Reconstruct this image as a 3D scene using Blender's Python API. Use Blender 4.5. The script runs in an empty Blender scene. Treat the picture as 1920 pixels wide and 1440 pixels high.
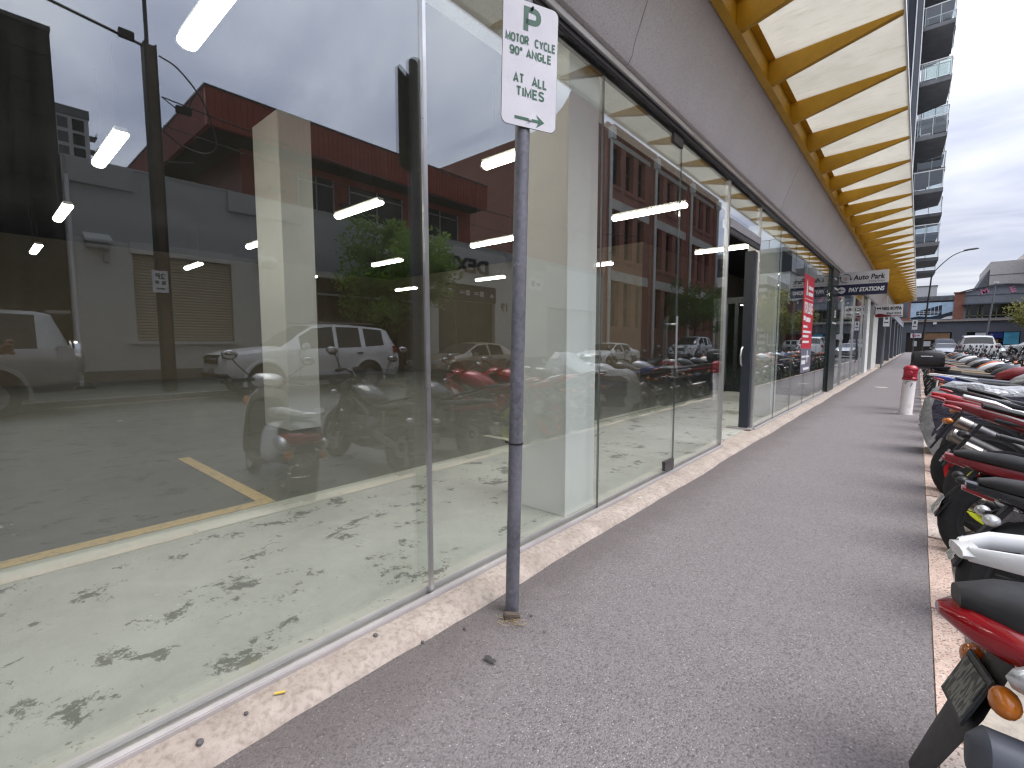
import bpy, bmesh, math, random
from mathutils import Vector, Matrix
R = math.radians
random.seed(7)
sc = bpy.context.scene
COL = sc.collection

# ------------------------------------------------------------------ camera
cam_d = bpy.data.cameras.new('camera')
cam = bpy.data.objects.new('camera', cam_d); COL.objects.link(cam)
cam.location = (1.71, 0.0, 1.25)
YAW, PITCH = R(40.79), R(4.87)
fwd = Vector((-math.sin(YAW)*math.cos(PITCH), math.cos(YAW)*math.cos(PITCH), -math.sin(PITCH)))
cam.rotation_euler = fwd.to_track_quat('-Z', 'Y').to_euler()
cam_d.sensor_width = 36.0
cam_d.lens = 36.0*880/1920
cam_d.clip_start = 0.03; cam_d.clip_end = 2000
sc.camera = cam

# ------------------------------------------------------------------ world, sun, exposure
SUN_EL, SUN_AZ = R(57), R(76)            # azimuth from +Y towards +X: behind the cloud over the far side of the street
sun_dir = Vector((math.sin(SUN_AZ)*math.cos(SUN_EL), math.cos(SUN_AZ)*math.cos(SUN_EL), math.sin(SUN_EL)))
w = bpy.data.worlds.new('World'); sc.world = w; w.use_nodes = True
nt = w.node_tree; nt.nodes.clear(); N = nt.nodes.new; L = nt.links.new
def mathn(op, a, b=None, c=None, clamp=False):
    n = N('ShaderNodeMath'); n.operation = op; n.use_clamp = clamp
    for i, v in enumerate((a, b, c)):
        if v is None: continue
        if isinstance(v, (int, float)): n.inputs[i].default_value = v
        else: L(v, n.inputs[i])
    return n.outputs[0]
out = N('ShaderNodeOutputWorld')
sky = N('ShaderNodeTexSky'); sky.sky_type = 'NISHITA'; sky.sun_disc = False
sky.sun_elevation = SUN_EL; sky.sun_rotation = SUN_AZ; sky.dust_density = 2.0; sky.air_density = 1.0
tc = N('ShaderNodeTexCoord'); sep = N('ShaderNodeSeparateXYZ'); L(tc.outputs['Generated'], sep.inputs[0])
zc = mathn('MAXIMUM', sep.outputs[2], 0.0)
inv = mathn('DIVIDE', 1.0, mathn('ADD', zc, 0.16))
cmb = N('ShaderNodeCombineXYZ')
L(mathn('MULTIPLY', sep.outputs[0], inv), cmb.inputs[0]); L(mathn('MULTIPLY', sep.outputs[1], inv), cmb.inputs[1])
mp = N('ShaderNodeMapping'); mp.inputs['Rotation'].default_value = (0, 0, R(25)); mp.inputs['Scale'].default_value = (0.55, 1.0, 1)
L(cmb.outputs[0], mp.inputs[0])
nz = N('ShaderNodeTexNoise'); nz.inputs['Scale'].default_value = 1.7; nz.inputs['Detail'].default_value = 8; nz.inputs['Roughness'].default_value = 0.52; nz.inputs['Distortion'].default_value = 0.35
L(mp.outputs[0], nz.inputs['Vector'])
nz2 = N('ShaderNodeTexNoise'); nz2.inputs['Scale'].default_value = 0.75; nz2.inputs['Detail'].default_value = 5
L(mp.outputs[0], nz2.inputs['Vector'])
ramp = N('ShaderNodeValToRGB')                       # cloud body: slate lavender to white
cr = ramp.color_ramp; cr.elements[0].position = 0.34; cr.elements[0].color = (0.30, 0.335, 0.50, 1)
cr.elements[1].position = 0.62; cr.elements[1].color = (0.86, 0.89, 0.95, 1)
e = cr.elements.new(0.48); e.color = (0.58, 0.62, 0.76, 1)
L(mathn('ADD', mathn('MULTIPLY', nz.outputs['Fac'], 0.65), mathn('MULTIPLY', nz2.outputs['Fac'], 0.35)), ramp.inputs[0])
# thicker and thinner cloud: brighter round the hidden sun
vd = N('ShaderNodeVectorMath'); vd.operation = 'DOT_PRODUCT'; L(tc.outputs['Generated'], vd.inputs[0]); vd.inputs[1].default_value = sun_dir
glow = mathn('POWER', mathn('MULTIPLY_ADD', vd.outputs['Value'], 0.5, 0.5, clamp=True), 4.0)
gain = mathn('MULTIPLY_ADD', glow, 1.65, 0.26)            # thinner, brighter cloud towards the hidden sun
cl = N('ShaderNodeMix'); cl.data_type = 'RGBA'; cl.blend_type = 'MULTIPLY'; cl.inputs['Factor'].default_value = 1
L(ramp.outputs[0], cl.inputs['A']); gc = N('ShaderNodeCombineXYZ')
for i in range(3): L(gain, gc.inputs[i])
L(gc.outputs[0], cl.inputs['B'])
bg1 = N('ShaderNodeBackground'); bg1.inputs['Strength'].default_value = 0.10; L(sky.outputs[0], bg1.inputs[0])
bg2 = N('ShaderNodeBackground'); bg2.inputs['Strength'].default_value = 1.0; L(cl.outputs['Result'], bg2.inputs[0])
cover = N('ShaderNodeMapRange'); cover.inputs['From Min'].default_value = 0.28; cover.inputs['From Max'].default_value = 0.46
cover.inputs['To Min'].default_value = 0.72; cover.inputs['To Max'].default_value = 1.0; L(nz.outputs['Fac'], cover.inputs['Value'])
ms = N('ShaderNodeMixShader'); L(cover.outputs[0], ms.inputs[0]); L(bg1.outputs[0], ms.inputs[1]); L(bg2.outputs[0], ms.inputs[2])
L(ms.outputs[0], out.inputs['Surface'])

sd = bpy.data.lights.new('sun', 'SUN'); sd.energy = 1.5; sd.angle = R(36); sd.color = (1.0, 0.96, 0.9)
sun = bpy.data.objects.new('sun', sd); COL.objects.link(sun); sun.rotation_euler = (-sun_dir).to_track_quat('-Z', 'Y').to_euler()
sun.location = (30, 10, 40)
vs = sc.view_settings; vs.view_transform = 'Standard'; vs.look = 'None'; vs.gamma = 1.0; vs.exposure = 1.03
try: vs.use_curve_mapping = False
except Exception: pass
cy = sc.cycles; cy.use_denoising = True; cy.max_bounces = 10; cy.diffuse_bounces = 4; cy.glossy_bounces = 6
cy.transparent_max_bounces = 24; cy.transmission_bounces = 6; cy.caustics_reflective = False; cy.caustics_refractive = False
cy.sample_clamp_indirect = 6.0; cy.filter_width = 1.3 if hasattr(cy, 'filter_width') else 1.3

# ------------------------------------------------------------------ mesh helpers
class MB:
    """collects geometry for one part"""
    def __init__(s): s.v = []; s.f = []
    def add(s, vs, fs):
        o = len(s.v); s.v += [tuple(p) for p in vs]; s.f += [tuple(i+o for i in f) for f in fs]; return s
    def box(s, x0, y0, z0, x1, y1, z1):
        x0, x1 = min(x0, x1), max(x0, x1); y0, y1 = min(y0, y1), max(y0, y1); z0, z1 = min(z0, z1), max(z0, z1)
        return s.add([(x0,y0,z0),(x1,y0,z0),(x1,y1,z0),(x0,y1,z0),(x0,y0,z1),(x1,y0,z1),(x1,y1,z1),(x0,y1,z1)],
                     [(0,3,2,1),(4,5,6,7),(0,1,5,4),(1,2,6,5),(2,3,7,6),(3,0,4,7)])
    def obox(s, c, size, m=None):
        hx, hy, hz = (k/2 for k in size)
        b = MB().box(-hx,-hy,-hz,hx,hy,hz); M = Matrix.Translation(c) @ (m.to_4x4() if m else Matrix.Identity(4))
        return s.add([M @ Vector(p) for p in b.v], b.f)
    def bar(s, a, b, w, h, up=(0,0,1)):
        a, b = Vector(a), Vector(b); d = b-a; l = d.length; x = d/l; u = Vector(up)
        y = u.cross(x)
        y = y.normalized() if y.length > 1e-6 else Vector((0,1,0))
        z = x.cross(y); m = Matrix((x, y, z)).transposed()
        return s.obox((a+b)/2, (l, w, h), m)
    def prism(s, poly, axis, a, b):
        """poly in the two axes left after `axis` (in xyz order), swept from a to b"""
        def P(p, t):
            q = list(p); q.insert(axis, t); return q
        n = len(poly); vs = [P(p, a) for p in poly]+[P(p, b) for p in poly]
        fs = [tuple(range(n))[::-1], tuple(range(n, 2*n))]+[(i, (i+1) % n, n+(i+1) % n, n+i) for i in range(n)]
        return s.add(vs, fs)
    def tube(s, pts, r, n=8, caps=True):
        pts = [Vector(p) for p in pts]; k = len(pts)
        rs = [r]*k if isinstance(r, (int, float)) else list(r)
        rings = []; prev = None
        for i, p in enumerate(pts):
            d = (pts[min(i+1, k-1)]-pts[max(i-1, 0)]).normalized()
            if prev is None:
                t = Vector((0,0,1)) if abs(d.z) < 0.9 else Vector((1,0,0)); u = d.cross(t).normalized()
            else:
                u = prev - d*prev.dot(d)
                u = u.normalized() if u.length > 1e-6 else d.orthogonal().normalized()
            prev = u; v = d.cross(u)
            rings.append([p+rs[i]*(math.cos(2*math.pi*j/n)*u+math.sin(2*math.pi*j/n)*v) for j in range(n)])
        return s.rings(rings, caps)
    def rings(s, rings, caps=True, closed=True):
        n = len(rings[0]); vs = [p for r in rings for p in r]; fs = []
        for i in range(len(rings)-1):
            for j in range(n if closed else n-1):
                a, b = i*n+j, i*n+(j+1) % n; fs.append((a, b, b+n, a+n))
        if caps:
            fs.append(tuple(range(n))[::-1]); o = (len(rings)-1)*n; fs.append(tuple(range(o, o+n)))
        return s.add(vs, fs)
    def lathe(s, prof, c=(0,0,0), axis='y', n=24, a0=0.0, a1=2*math.pi):
        """prof: (radius, offset along axis)"""
        full = abs(a1-a0-2*math.pi) < 1e-6; m = n if full else n+1; rings = []
        for r, h in prof:
            ring = []
            for j in range(m):
                t = a0+(a1-a0)*j/n; p = r*math.cos(t), r*math.sin(t)
                ring.append({'y': (c[0]+p[0], c[1]+h, c[2]+p[1]), 'z': (c[0]+p[0], c[1]+p[1], c[2]+h), 'x': (c[0]+h, c[1]+p[0], c[2]+p[1])}[axis])
            rings.append(ring)
        return s.rings(rings, caps=False, closed=full)
    def loft(s, secs, n=14, axis='x'):
        """secs: (pos, off, zc, half width, half height, power): super-elliptic rings along x (off = y) """
        rings = []
        for (p, off, zc_, hw, hh, pw) in secs:
            ring = []
            for j in range(n):
                t = 2*math.pi*j/n; c, q = math.cos(t), math.sin(t)
                a = math.copysign(abs(c)**(2/pw), c)*hw; b = math.copysign(abs(q)**(2/pw), q)*hh
                ring.append((p, off+a, zc_+b) if axis == 'x' else (off+a, p, zc_+b))
            rings.append(ring)
        return s.rings(rings)
    def ball(s, c, r, n=10, m=7):
        r = (r, r, r) if isinstance(r, (int, float)) else r; rings = []
        for i in range(m+1):
            t = -math.pi/2+math.pi*i/m; q = max(math.cos(t), 0.02)
            rings.append([(c[0]+r[0]*q*math.cos(2*math.pi*j/n), c[1]+r[1]*q*math.sin(2*math.pi*j/n), c[2]+r[2]*math.sin(t)) for j in range(n)])
        return s.rings(rings)
    def merge(s, o, m=None):
        return s.add([m @ Vector(p) for p in o.v] if m else o.v, o.f)
    def mirror_y(s):
        o = MB(); o.v = [(x, -y, z) for x, y, z in s.v]; o.f = [f[::-1] for f in s.f]; return o
    def build(s, name, mat, parent=None, smooth=None, bevel=0.0, world=False):
        me = bpy.data.meshes.new(name); me.from_pydata(s.v, [], s.f); me.validate()
        bm = bmesh.new(); bm.from_mesh(me); bmesh.ops.recalc_face_normals(bm, faces=bm.faces)
        if bevel:
            bmesh.ops.remove_doubles(bm, verts=bm.verts, dist=1e-5)
            es = [e for e in bm.edges if len(e.link_faces) == 2 and e.calc_face_angle(0) > 0.6]
            bmesh.ops.bevel(bm, geom=es, offset=bevel, segments=2, affect='EDGES', clamp_overlap=True)
        bm.to_mesh(me); bm.free()
        if smooth is not None:
            me.shade_smooth(); me.set_sharp_from_angle(angle=R(smooth))
        if mat is not None:
            me.materials.append(MAT[mat] if isinstance(mat, str) else mat)
        return link(name, me, parent, world)
def link(name, me, parent=None, world=False):
    o = bpy.data.objects.new(name, me); COL.objects.link(o)
    if parent is not None:
        o.parent = parent
        if world: o.matrix_parent_inverse = wm(parent).inverted()
    return o
def wm(o):
    m = Matrix.LocRotScale(o.location, o.rotation_euler, o.scale)
    return wm(o.parent) @ o.matrix_parent_inverse @ m if o.parent else m
def tag(o, label=None, cat=None, group=None, kind=None):
    if label: o['label'] = label
    if cat: o['category'] = cat
    if group: o['group'] = group
    if kind: o['kind'] = kind
    return o
def thing(name, label, cat, loc=(0,0,0), rz=0.0, group=None):
    o = bpy.data.objects.new(name, None); COL.objects.link(o); o.location = loc; o.rotation_euler = (0, 0, rz)
    o.empty_display_size = 0.2
    return tag(o, label, cat, group)
def copy_tree(o, parent=None):
    c = o.copy(); COL.objects.link(c); c.parent = parent
    for ch in o.children: copy_tree(ch, c)
    return c
def text_mb(body, size, origin, right, up, depth=0.004, align='CENTER', bold=0.0, xs=1.0, shear=0.0, spacing=1.0, fit=None):
    """flat lettering, lifted `depth` off its board; origin = baseline anchor, right/up = directions on the board"""
    cu = bpy.data.curves.new('lettering', 'FONT'); cu.body = body; cu.size = size; cu.align_x = align; cu.extrude = depth/2; cu.offset = bold; cu.shear = shear; cu.space_character = spacing
    cu.resolution_u = 3
    ob = bpy.data.objects.new('lettering', cu); COL.objects.link(ob)
    dg = bpy.context.evaluated_depsgraph_get(); dg.update()
    me = bpy.data.meshes.new_from_object(ob.evaluated_get(dg))
    rt, u = Vector(right).normalized(), Vector(up).normalized(); n = rt.cross(u)
    M = Matrix((rt, u, n)).transposed().to_4x4(); M.translation = Vector(origin)+n*depth*0.6
    if fit: xv = [v.co.x for v in me.vertices]; xs = fit/(max(xv)-min(xv))
    b = MB(); b.add([M @ Vector((v.co.x*xs, v.co.y, v.co.z)) for v in me.vertices], [tuple(p.vertices) for p in me.polygons])
    bpy.data.objects.remove(ob); bpy.data.curves.remove(cu); bpy.data.meshes.remove(me)
    return b

# ------------------------------------------------------------------ materials
MAT = {}
class NT:
    """small node-graph helper"""
    def __init__(s, name):
        m = bpy.data.materials.new(name); m.use_nodes = True; s.m = m; s.t = m.node_tree; s.t.nodes.clear()
        s.out = s.n('ShaderNodeOutputMaterial'); MAT[name] = m
        s.pos = s.n('ShaderNodeNewGeometry').outputs['Position']
        s.obj = s.n('ShaderNodeTexCoord').outputs['Object']
    def n(s, t, **kw):
        k = s.t.nodes.new(t)
        for a, v in kw.items(): setattr(k, a, v)
        return k
    def l(s, a, b): s.t.links.new(a, b)
    def set(s, sock, v):
        if v is None: return
        if isinstance(v, bpy.types.NodeSocket): s.l(v, sock)
        elif isinstance(v, (tuple, list)) and len(v) == 3 and sock.type == 'RGBA': sock.default_value = (*v, 1)
        else: sock.default_value = v
    def math(s, op, a, b=None, c=None, clamp=False):
        k = s.n('ShaderNodeMath', operation=op, use_clamp=clamp)
        for i, v in enumerate((a, b, c)): s.set(k.inputs[i], v)
        return k.outputs[0]
    def scaled(s, vec, sc_):
        k = s.n('ShaderNodeMapping'); s.l(vec, k.inputs[0]); k.inputs['Scale'].default_value = sc_; return k.outputs[0]
    def noise(s, scale, detail=4, rough=0.55, vec=None, dist=0.0):
        k = s.n('ShaderNodeTexNoise'); s.l(vec or s.pos, k.inputs['Vector']); k.inputs['Scale'].default_value = scale
        k.inputs['Detail'].default_value = detail; k.inputs['Roughness'].default_value = rough; k.inputs['Distortion'].default_value = dist; return k.outputs['Fac']
    def voro(s, scale, vec=None, out='Distance', feature='F1'):
        k = s.n('ShaderNodeTexVoronoi', feature=feature); s.l(vec or s.pos, k.inputs['Vector']); k.inputs['Scale'].default_value = scale; return k.outputs[out]
    def ramp(s, fac, stops):
        k = s.n('ShaderNodeValToRGB'); s.l(fac, k.inputs[0]); r = k.color_ramp
        while len(r.elements) < len(stops): r.elements.new(0.5)
        for e_, (p, c) in zip(r.elements, stops):
            e_.position = p; e_.color = (*c, 1) if isinstance(c, (tuple, list)) else (c, c, c, 1)
        return k.outputs[0]
    def mix(s, fac, a, b, blend='MIX'):
        k = s.n('ShaderNodeMix', data_type='RGBA', blend_type=blend); s.set(k.inputs['Factor'], fac); s.set(k.inputs['A'], a); s.set(k.inputs['B'], b); return k.outputs['Result']
    def bump(s, h, strength=0.3, dist=0.01, normal=None):
        k = s.n('ShaderNodeBump'); s.l(h, k.inputs['Height']); k.inputs['Strength'].default_value = strength; k.inputs['Distance'].default_value = dist
        if normal: s.l(normal, k.inputs['Normal'])
        return k.outputs[0]
    def bsdf(s, col=(.5,.5,.5), rough=0.6, metal=0.0, normal=None, coat=0.0, spec=0.5, emit=None, es=0.0, trans=0.0, sheen=0.0):
        k = s.n('ShaderNodeBsdfPrincipled'); s.set(k.inputs['Base Color'], col); s.set(k.inputs['Roughness'], rough); s.set(k.inputs['Metallic'], metal)
        k.inputs['Coat Weight'].default_value = coat; k.inputs['Coat Roughness'].default_value = 0.08; k.inputs['Specular IOR Level'].default_value = spec
        k.inputs['Transmission Weight'].default_value = trans
        if normal: s.l(normal, k.inputs['Normal'])
        if emit: s.set(k.inputs['Emission Color'], emit); k.inputs['Emission Strength'].default_value = es
        return k.outputs[0]
    def end(s, sh): s.l(sh, s.out.inputs['Surface']); return s.m
def simple(name, col, rough=0.5, metal=0.0, coat=0.0, var=0.12, scale=6.0, bump=0.0, bscale=60.0, spec=0.5, object_space=False):
    """plain colour with a little unevenness in tone and gloss"""
    t = NT(name); v = t.obj if object_space else t.pos
    nz_ = t.noise(scale, 5, 0.6, v)
    c0 = tuple(c*(1-var) for c in col); c1 = tuple(min(1, c*(1+var)) for c in col)
    rg = t.math('MULTIPLY_ADD', t.noise(scale*3.1, 3, 0.5, v), 0.22, max(rough-0.11, 0.02))
    nm = t.bump(t.noise(bscale, 3, 0.6, v), bump, 0.004) if bump else None
    return t.end(t.bsdf(t.ramp(nz_, [(0.3, c0), (0.7, c1)]), rg, metal, nm, coat, spec))

# asphalt footpath: worn grey-violet hot mix, pale and dark chips, patches, gum spots
def asphalt(name, dark, light, chip=(0.5,0.47,0.44), chips=0.045):
    t = NT(name)
    big = t.noise(0.55, 5, 0.6); mid = t.noise(5.0, 5, 0.65); fine = t.noise(120, 4, 0.78)
    agg = t.voro(145, out='Color'); aggd = t.voro(145)
    sp = t.n('ShaderNodeSeparateColor'); t.l(agg, sp.inputs[0])
    base = t.mix(t.math('MULTIPLY_ADD', big, 0.55, t.math('MULTIPLY', mid, 0.45)), dark, light)
    base = t.mix(t.ramp(fine, [(0.35, 0.0), (0.7, 0.55)]), base, tuple(min(1, c*1.7) for c in light))
    base = t.mix(t.ramp(sp.outputs[1], [(0.0, 0.5), (0.4, 0.0)]), base, tuple(c*0.45 for c in dark))
    base = t.mix(t.math('MULTIPLY', t.ramp(sp.outputs[0], [(1-chips-0.01, 0.0), (1-chips, 1.0)]), t.ramp(aggd, [(0.25, 0.85), (0.5, 0.0)])), base, chip)
    if name == 'footpath_asphalt':      # brown dirt swept up against the plinth
        sx_ = t.n('ShaderNodeSeparateXYZ'); t.l(t.pos, sx_.inputs[0]); dn = t.math('ADD', sx_.outputs[0], t.math('MULTIPLY', t.noise(3.5, 6, 0.7), -0.55))
        base = t.mix(t.ramp(dn, [(0.0, 0.45), (0.30, 0.0)]), base, (0.085,0.068,0.06))
    spots = t.voro(1.9); sn = t.noise(9, 3)
    base = t.mix(t.ramp(t.math('MULTIPLY_ADD', sn, 0.035, spots), [(0.028, 0.75), (0.045, 0.0)]), base, (0.03,0.03,0.032))
    h = t.math('ADD', t.math('MULTIPLY', aggd, -0.8), t.math('MULTIPLY', fine, 0.7))
    return t.end(t.bsdf(base, t.math('MULTIPLY_ADD', mid, 0.2, 0.66), 0, t.bump(h, 0.75, 0.006), spec=0.35))
asphalt('footpath_asphalt', (0.118,0.104,0.107), (0.235,0.213,0.217), chips=0.035)
asphalt('road_asphalt', (0.06,0.058,0.06), (0.11,0.107,0.109), chips=0.02)
asphalt('far_path_asphalt', (0.08,0.078,0.078), (0.14,0.135,0.13))

def concrete(name, a, b, dirt, scale=3.0, bump=0.3, stain=0.5, rough=0.8):
    t = NT(name)
    n1 = t.noise(scale, 8, 0.66, dist=0.6); n2 = t.noise(scale*9, 5, 0.6); n3 = t.noise(scale*45, 3, 0.6)
    c = t.ramp(n1, [(0.28, a), (0.72, b)])
    c = t.mix(t.math('MULTIPLY', t.ramp(n2, [(0.46, 0.0), (0.74, 1.0)]), stain), c, dirt)
    c = t.mix(t.ramp(n3, [(0.62, 0.0), (0.72, stain)]), c, dirt)
    return t.end(t.bsdf(c, rough, 0, t.bump(t.math('ADD', n2, t.math('MULTIPLY', n3, 0.5)), bump, 0.006), spec=0.3))
concrete('plinth_concrete', (0.33,0.275,0.24), (0.55,0.48,0.425), (0.22,0.175,0.145), 4.5, 0.5, 0.75)
concrete('gutter_concrete', (0.42,0.38,0.33), (0.58,0.53,0.46), (0.2,0.18,0.16), 2.0, 0.3, 0.5)
concrete('far_concrete', (0.66,0.62,0.59), (0.78,0.74,0.70), (0.5,0.46,0.43), 0.5, 0.2, 0.5)
concrete('kerb_far_concrete', (0.36,0.34,0.3), (0.5,0.47,0.42), (0.2,0.19,0.17), 1.2, 0.2, 0.5)

# pink granite kerb
for k, (a, b) in enumerate((((0.58,0.40,0.33),(0.76,0.62,0.54)), ((0.62,0.50,0.44),(0.80,0.72,0.66)))):
    t = NT('kerb_granite_%d' % k); v1 = t.voro(160, t.scaled(t.pos, (1,1,1)), 'Color'); sp_ = t.n('ShaderNodeSeparateColor'); t.l(v1, sp_.inputs[0])
    n1 = t.noise(2.2, 5, 0.6)
    c = t.mix(sp_.outputs[0], a, b); c = t.mix(t.ramp(sp_.outputs[1], [(0.1, 0.8), (0.16, 0.0)]), c, (0.14,0.11,0.10))
    c = t.mix(t.ramp(n1, [(0.42, 0.0), (0.75, 0.55)]), c, (0.26,0.19,0.155))
    t.end(t.bsdf(c, 0.75, 0, t.bump(sp_.outputs[2], 0.35, 0.004), spec=0.35))

# precast fascia: warm grey, fine exposed grit, faint run-off streaks
t = NT('precast')
n1 = t.noise(1.4, 6, 0.6); n2 = t.noise(120, 4, 0.8); st = t.noise(3.0, 5, 0.6, t.scaled(t.pos, (0.25, 3.0, 0.25)))
c = t.ramp(n1, [(0.3, (0.80,0.765,0.75)), (0.7, (0.87,0.835,0.82))])
c = t.mix(t.ramp(n2, [(0.36, 0.55), (0.5, 0.0)]), c, (0.24,0.21,0.20)); c = t.mix(t.ramp(n2, [(0.56, 0.0), (0.7, 0.6)]), c, (0.78,0.74,0.71))
c = t.mix(t.ramp(st, [(0.58, 0.0), (0.85, 0.5)]), c, (0.66,0.61,0.57))
t.end(t.bsdf(c, 0.85, 0, t.bump(n2, 0.5, 0.004), spec=0.25))

# interior floor: sealed green-grey slab with flaked dark patches, run along x and y
for fname, fk in (('showroom_floor', 0.33), ('front_floor_lit', 0.92)):  # lighter by the glass, darker inside: daylight falloff put into the slab colour
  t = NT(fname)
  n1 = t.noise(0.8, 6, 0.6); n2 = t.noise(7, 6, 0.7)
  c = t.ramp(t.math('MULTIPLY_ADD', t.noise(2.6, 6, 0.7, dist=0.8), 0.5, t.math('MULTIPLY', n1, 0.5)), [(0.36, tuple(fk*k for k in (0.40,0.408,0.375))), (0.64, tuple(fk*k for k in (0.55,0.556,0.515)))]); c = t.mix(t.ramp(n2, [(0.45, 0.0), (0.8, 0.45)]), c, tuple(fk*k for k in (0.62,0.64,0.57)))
  patch = t.noise(5.2, 3, 0.55, t.scaled(t.pos, (1.1, 0.85, 1)), 0.3); frag = t.noise(26, 6, 0.75, t.scaled(t.pos, (0.9, 1.1, 1)), 0.4)
  f = t.math('ADD', t.math('MULTIPLY', patch, 0.62), t.math('MULTIPLY', frag, 0.38))
  mk = t.ramp(f, [(0.582, 0.0), (0.598, 1.0)])
  c = t.mix(t.math('MULTIPLY', mk, 0.82), c, (0.085,0.095,0.075))
  speck = t.ramp(t.math('ADD', t.math('MULTIPLY', patch, 0.45), t.math('MULTIPLY', t.noise(42, 4, 0.7), 0.55)), [(0.585, 0.0), (0.605, 0.8)])
  c = t.mix(speck, c, (0.13,0.14,0.115))
  wh = t.ramp(t.math('ADD', t.math('MULTIPLY', t.noise(0.9, 2), 0.5), t.math('MULTIPLY', t.noise(11, 4, 0.7), 0.5)), [(0.66, 0.0), (0.675, 0.7)])
  c = t.mix(wh, c, (0.75,0.76,0.7))
  t.end(t.bsdf(c, t.math('MULTIPLY_ADD', n2, 0.25, 0.42), 0, t.bump(t.math('SUBTRACT', n2, mk), 0.15, 0.004), spec=0.4))
t = NT('worn_yellow_line'); n2 = t.noise(26, 5, 0.7)
t.end(t.bsdf(t.mix(t.ramp(n2, [(0.5, 0.0), (0.66, 0.85)]), (0.60,0.45,0.24), (0.36,0.34,0.25)), 0.7))
t = NT('worn_pale_line'); n2 = t.noise(18, 5, 0.7)
t.end(t.bsdf(t.mix(t.ramp(n2, [(0.45, 0.0), (0.7, 0.9)]), (0.50,0.51,0.455), (0.44,0.45,0.40)), 0.6))

# glazing: clear float glass, both faces reflect by angle; no refraction needed for a thin sheet
def glazing(name, f0, tint, rough=0.0, wav=0.0):
    t = NT(name); g = t.n('ShaderNodeNewGeometry'); d = t.n('ShaderNodeVectorMath', operation='DOT_PRODUCT')
    t.l(g.outputs['Incoming'], d.inputs[0]); t.l(g.outputs['Normal'], d.inputs[1])
    c = t.math('ABSOLUTE', d.outputs['Value']); q = t.math('POWER', t.math('SUBTRACT', 1.0, c, clamp=True), 5.0)
    fr = t.math('MULTIPLY_ADD', q, 1-f0, f0, clamp=True)
    tr = t.n('ShaderNodeBsdfTransparent'); t.set(tr.inputs[0], tint)
    gl = t.n('ShaderNodeBsdfGlossy'); gl.inputs['Roughness'].default_value = rough; gl.inputs['Color'].default_value = (0.97,0.99,1.0,1)
    if wav: t.l(t.bump(t.noise(0.7, 2, 0.4), wav, 0.02), gl.inputs['Normal'])
    mx = t.n('ShaderNodeMixShader'); t.l(fr, mx.inputs[0]); t.l(tr.outputs[0], mx.inputs[1]); t.l(gl.outputs[0], mx.inputs[2])
    if not wav: return t.end(mx.outputs[0])
    runs = t.ramp(t.noise(7, 5, 0.65, t.scaled(t.pos, (1, 2.6, 0.12))), [(0.52, 0.0), (0.8, 1.0)]); sm = t.ramp(t.noise(2.2, 5, 0.7), [(0.5, 0.0), (0.85, 1.0)]); sp_ = t.ramp(t.noise(90, 2, 0.6), [(0.70, 0.0), (0.76, 1.0)])
    df_ = t.n('ShaderNodeBsdfDiffuse'); df_.inputs[0].default_value = (0.62, 0.62, 0.60, 1)
    m2 = t.n('ShaderNodeMixShader'); t.l(t.math('MULTIPLY', t.math('MAXIMUM', t.math('MAXIMUM', runs, sm), t.math('MULTIPLY', sp_, 2.5)), 0.012), m2.inputs[0]); t.l(mx.outputs[0], m2.inputs[1]); t.l(df_.outputs[0], m2.inputs[2])
    return t.end(m2.outputs[0])
glazing('shop_glass', 0.125, (0.962, 0.982, 0.966), wav=0.02)
glazing('balustrade_glass', 0.10, (0.90, 0.935, 0.935))
glazing('screen_glass', 0.06, (0.55, 0.62, 0.62))
t = NT('glass_edge'); t.end(t.bsdf((0.09,0.12,0.112), 0.3, 0, spec=0.5))
def dark_glass(name, col=(0.012,0.014,0.017), rough=0.05):
    t = NT(name); n_ = t.noise(0.4, 2)
    return t.end(t.bsdf(col, rough, 0, t.bump(n_, 0.03, 0.05), spec=0.6))
dark_glass('window_glass'); dark_glass('car_glass', (0.015,0.017,0.018), 0.04); dark_glass('pale_window', (0.10,0.115,0.125), 0.06)

# translucent canopy sheet with dirt
t = NT('canopy_sheet'); n1 = t.noise(0.9, 6, 0.65); n2 = t.noise(14, 5, 0.7, t.scaled(t.pos, (0.35, 1.6, 1)))
c = t.ramp(n1, [(0.3, (0.61,0.595,0.545)), (0.7, (0.745,0.73,0.675))]); c = t.mix(t.ramp(n2, [(0.52, 0.0), (0.75, 0.45)]), c, (0.42,0.40,0.32))
df = t.bsdf(c, 0.55); tl = t.n('ShaderNodeBsdfTranslucent'); t.set(tl.inputs[0], c)
mx = t.n('ShaderNodeMixShader'); mx.inputs[0].default_value = 0.78; t.l(df, mx.inputs[1]); t.l(tl.outputs[0], mx.inputs[2]); t.end(mx.outputs[0])
# mustard paint, scuffed
t = NT('mustard_paint'); n1 = t.noise(2.5, 6, 0.65); n2 = t.noise(30, 4, 0.7)
c = t.ramp(n1, [(0.3, (0.46,0.245,0.008)), (0.7, (0.64,0.355,0.012))]); c = t.mix(t.ramp(n2, [(0.6, 0.0), (0.75, 0.5)]), c, (0.20,0.11,0.012))
t.end(t.bsdf(c, 0.5, 0, t.bump(n2, 0.1, 0.003)))
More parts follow.
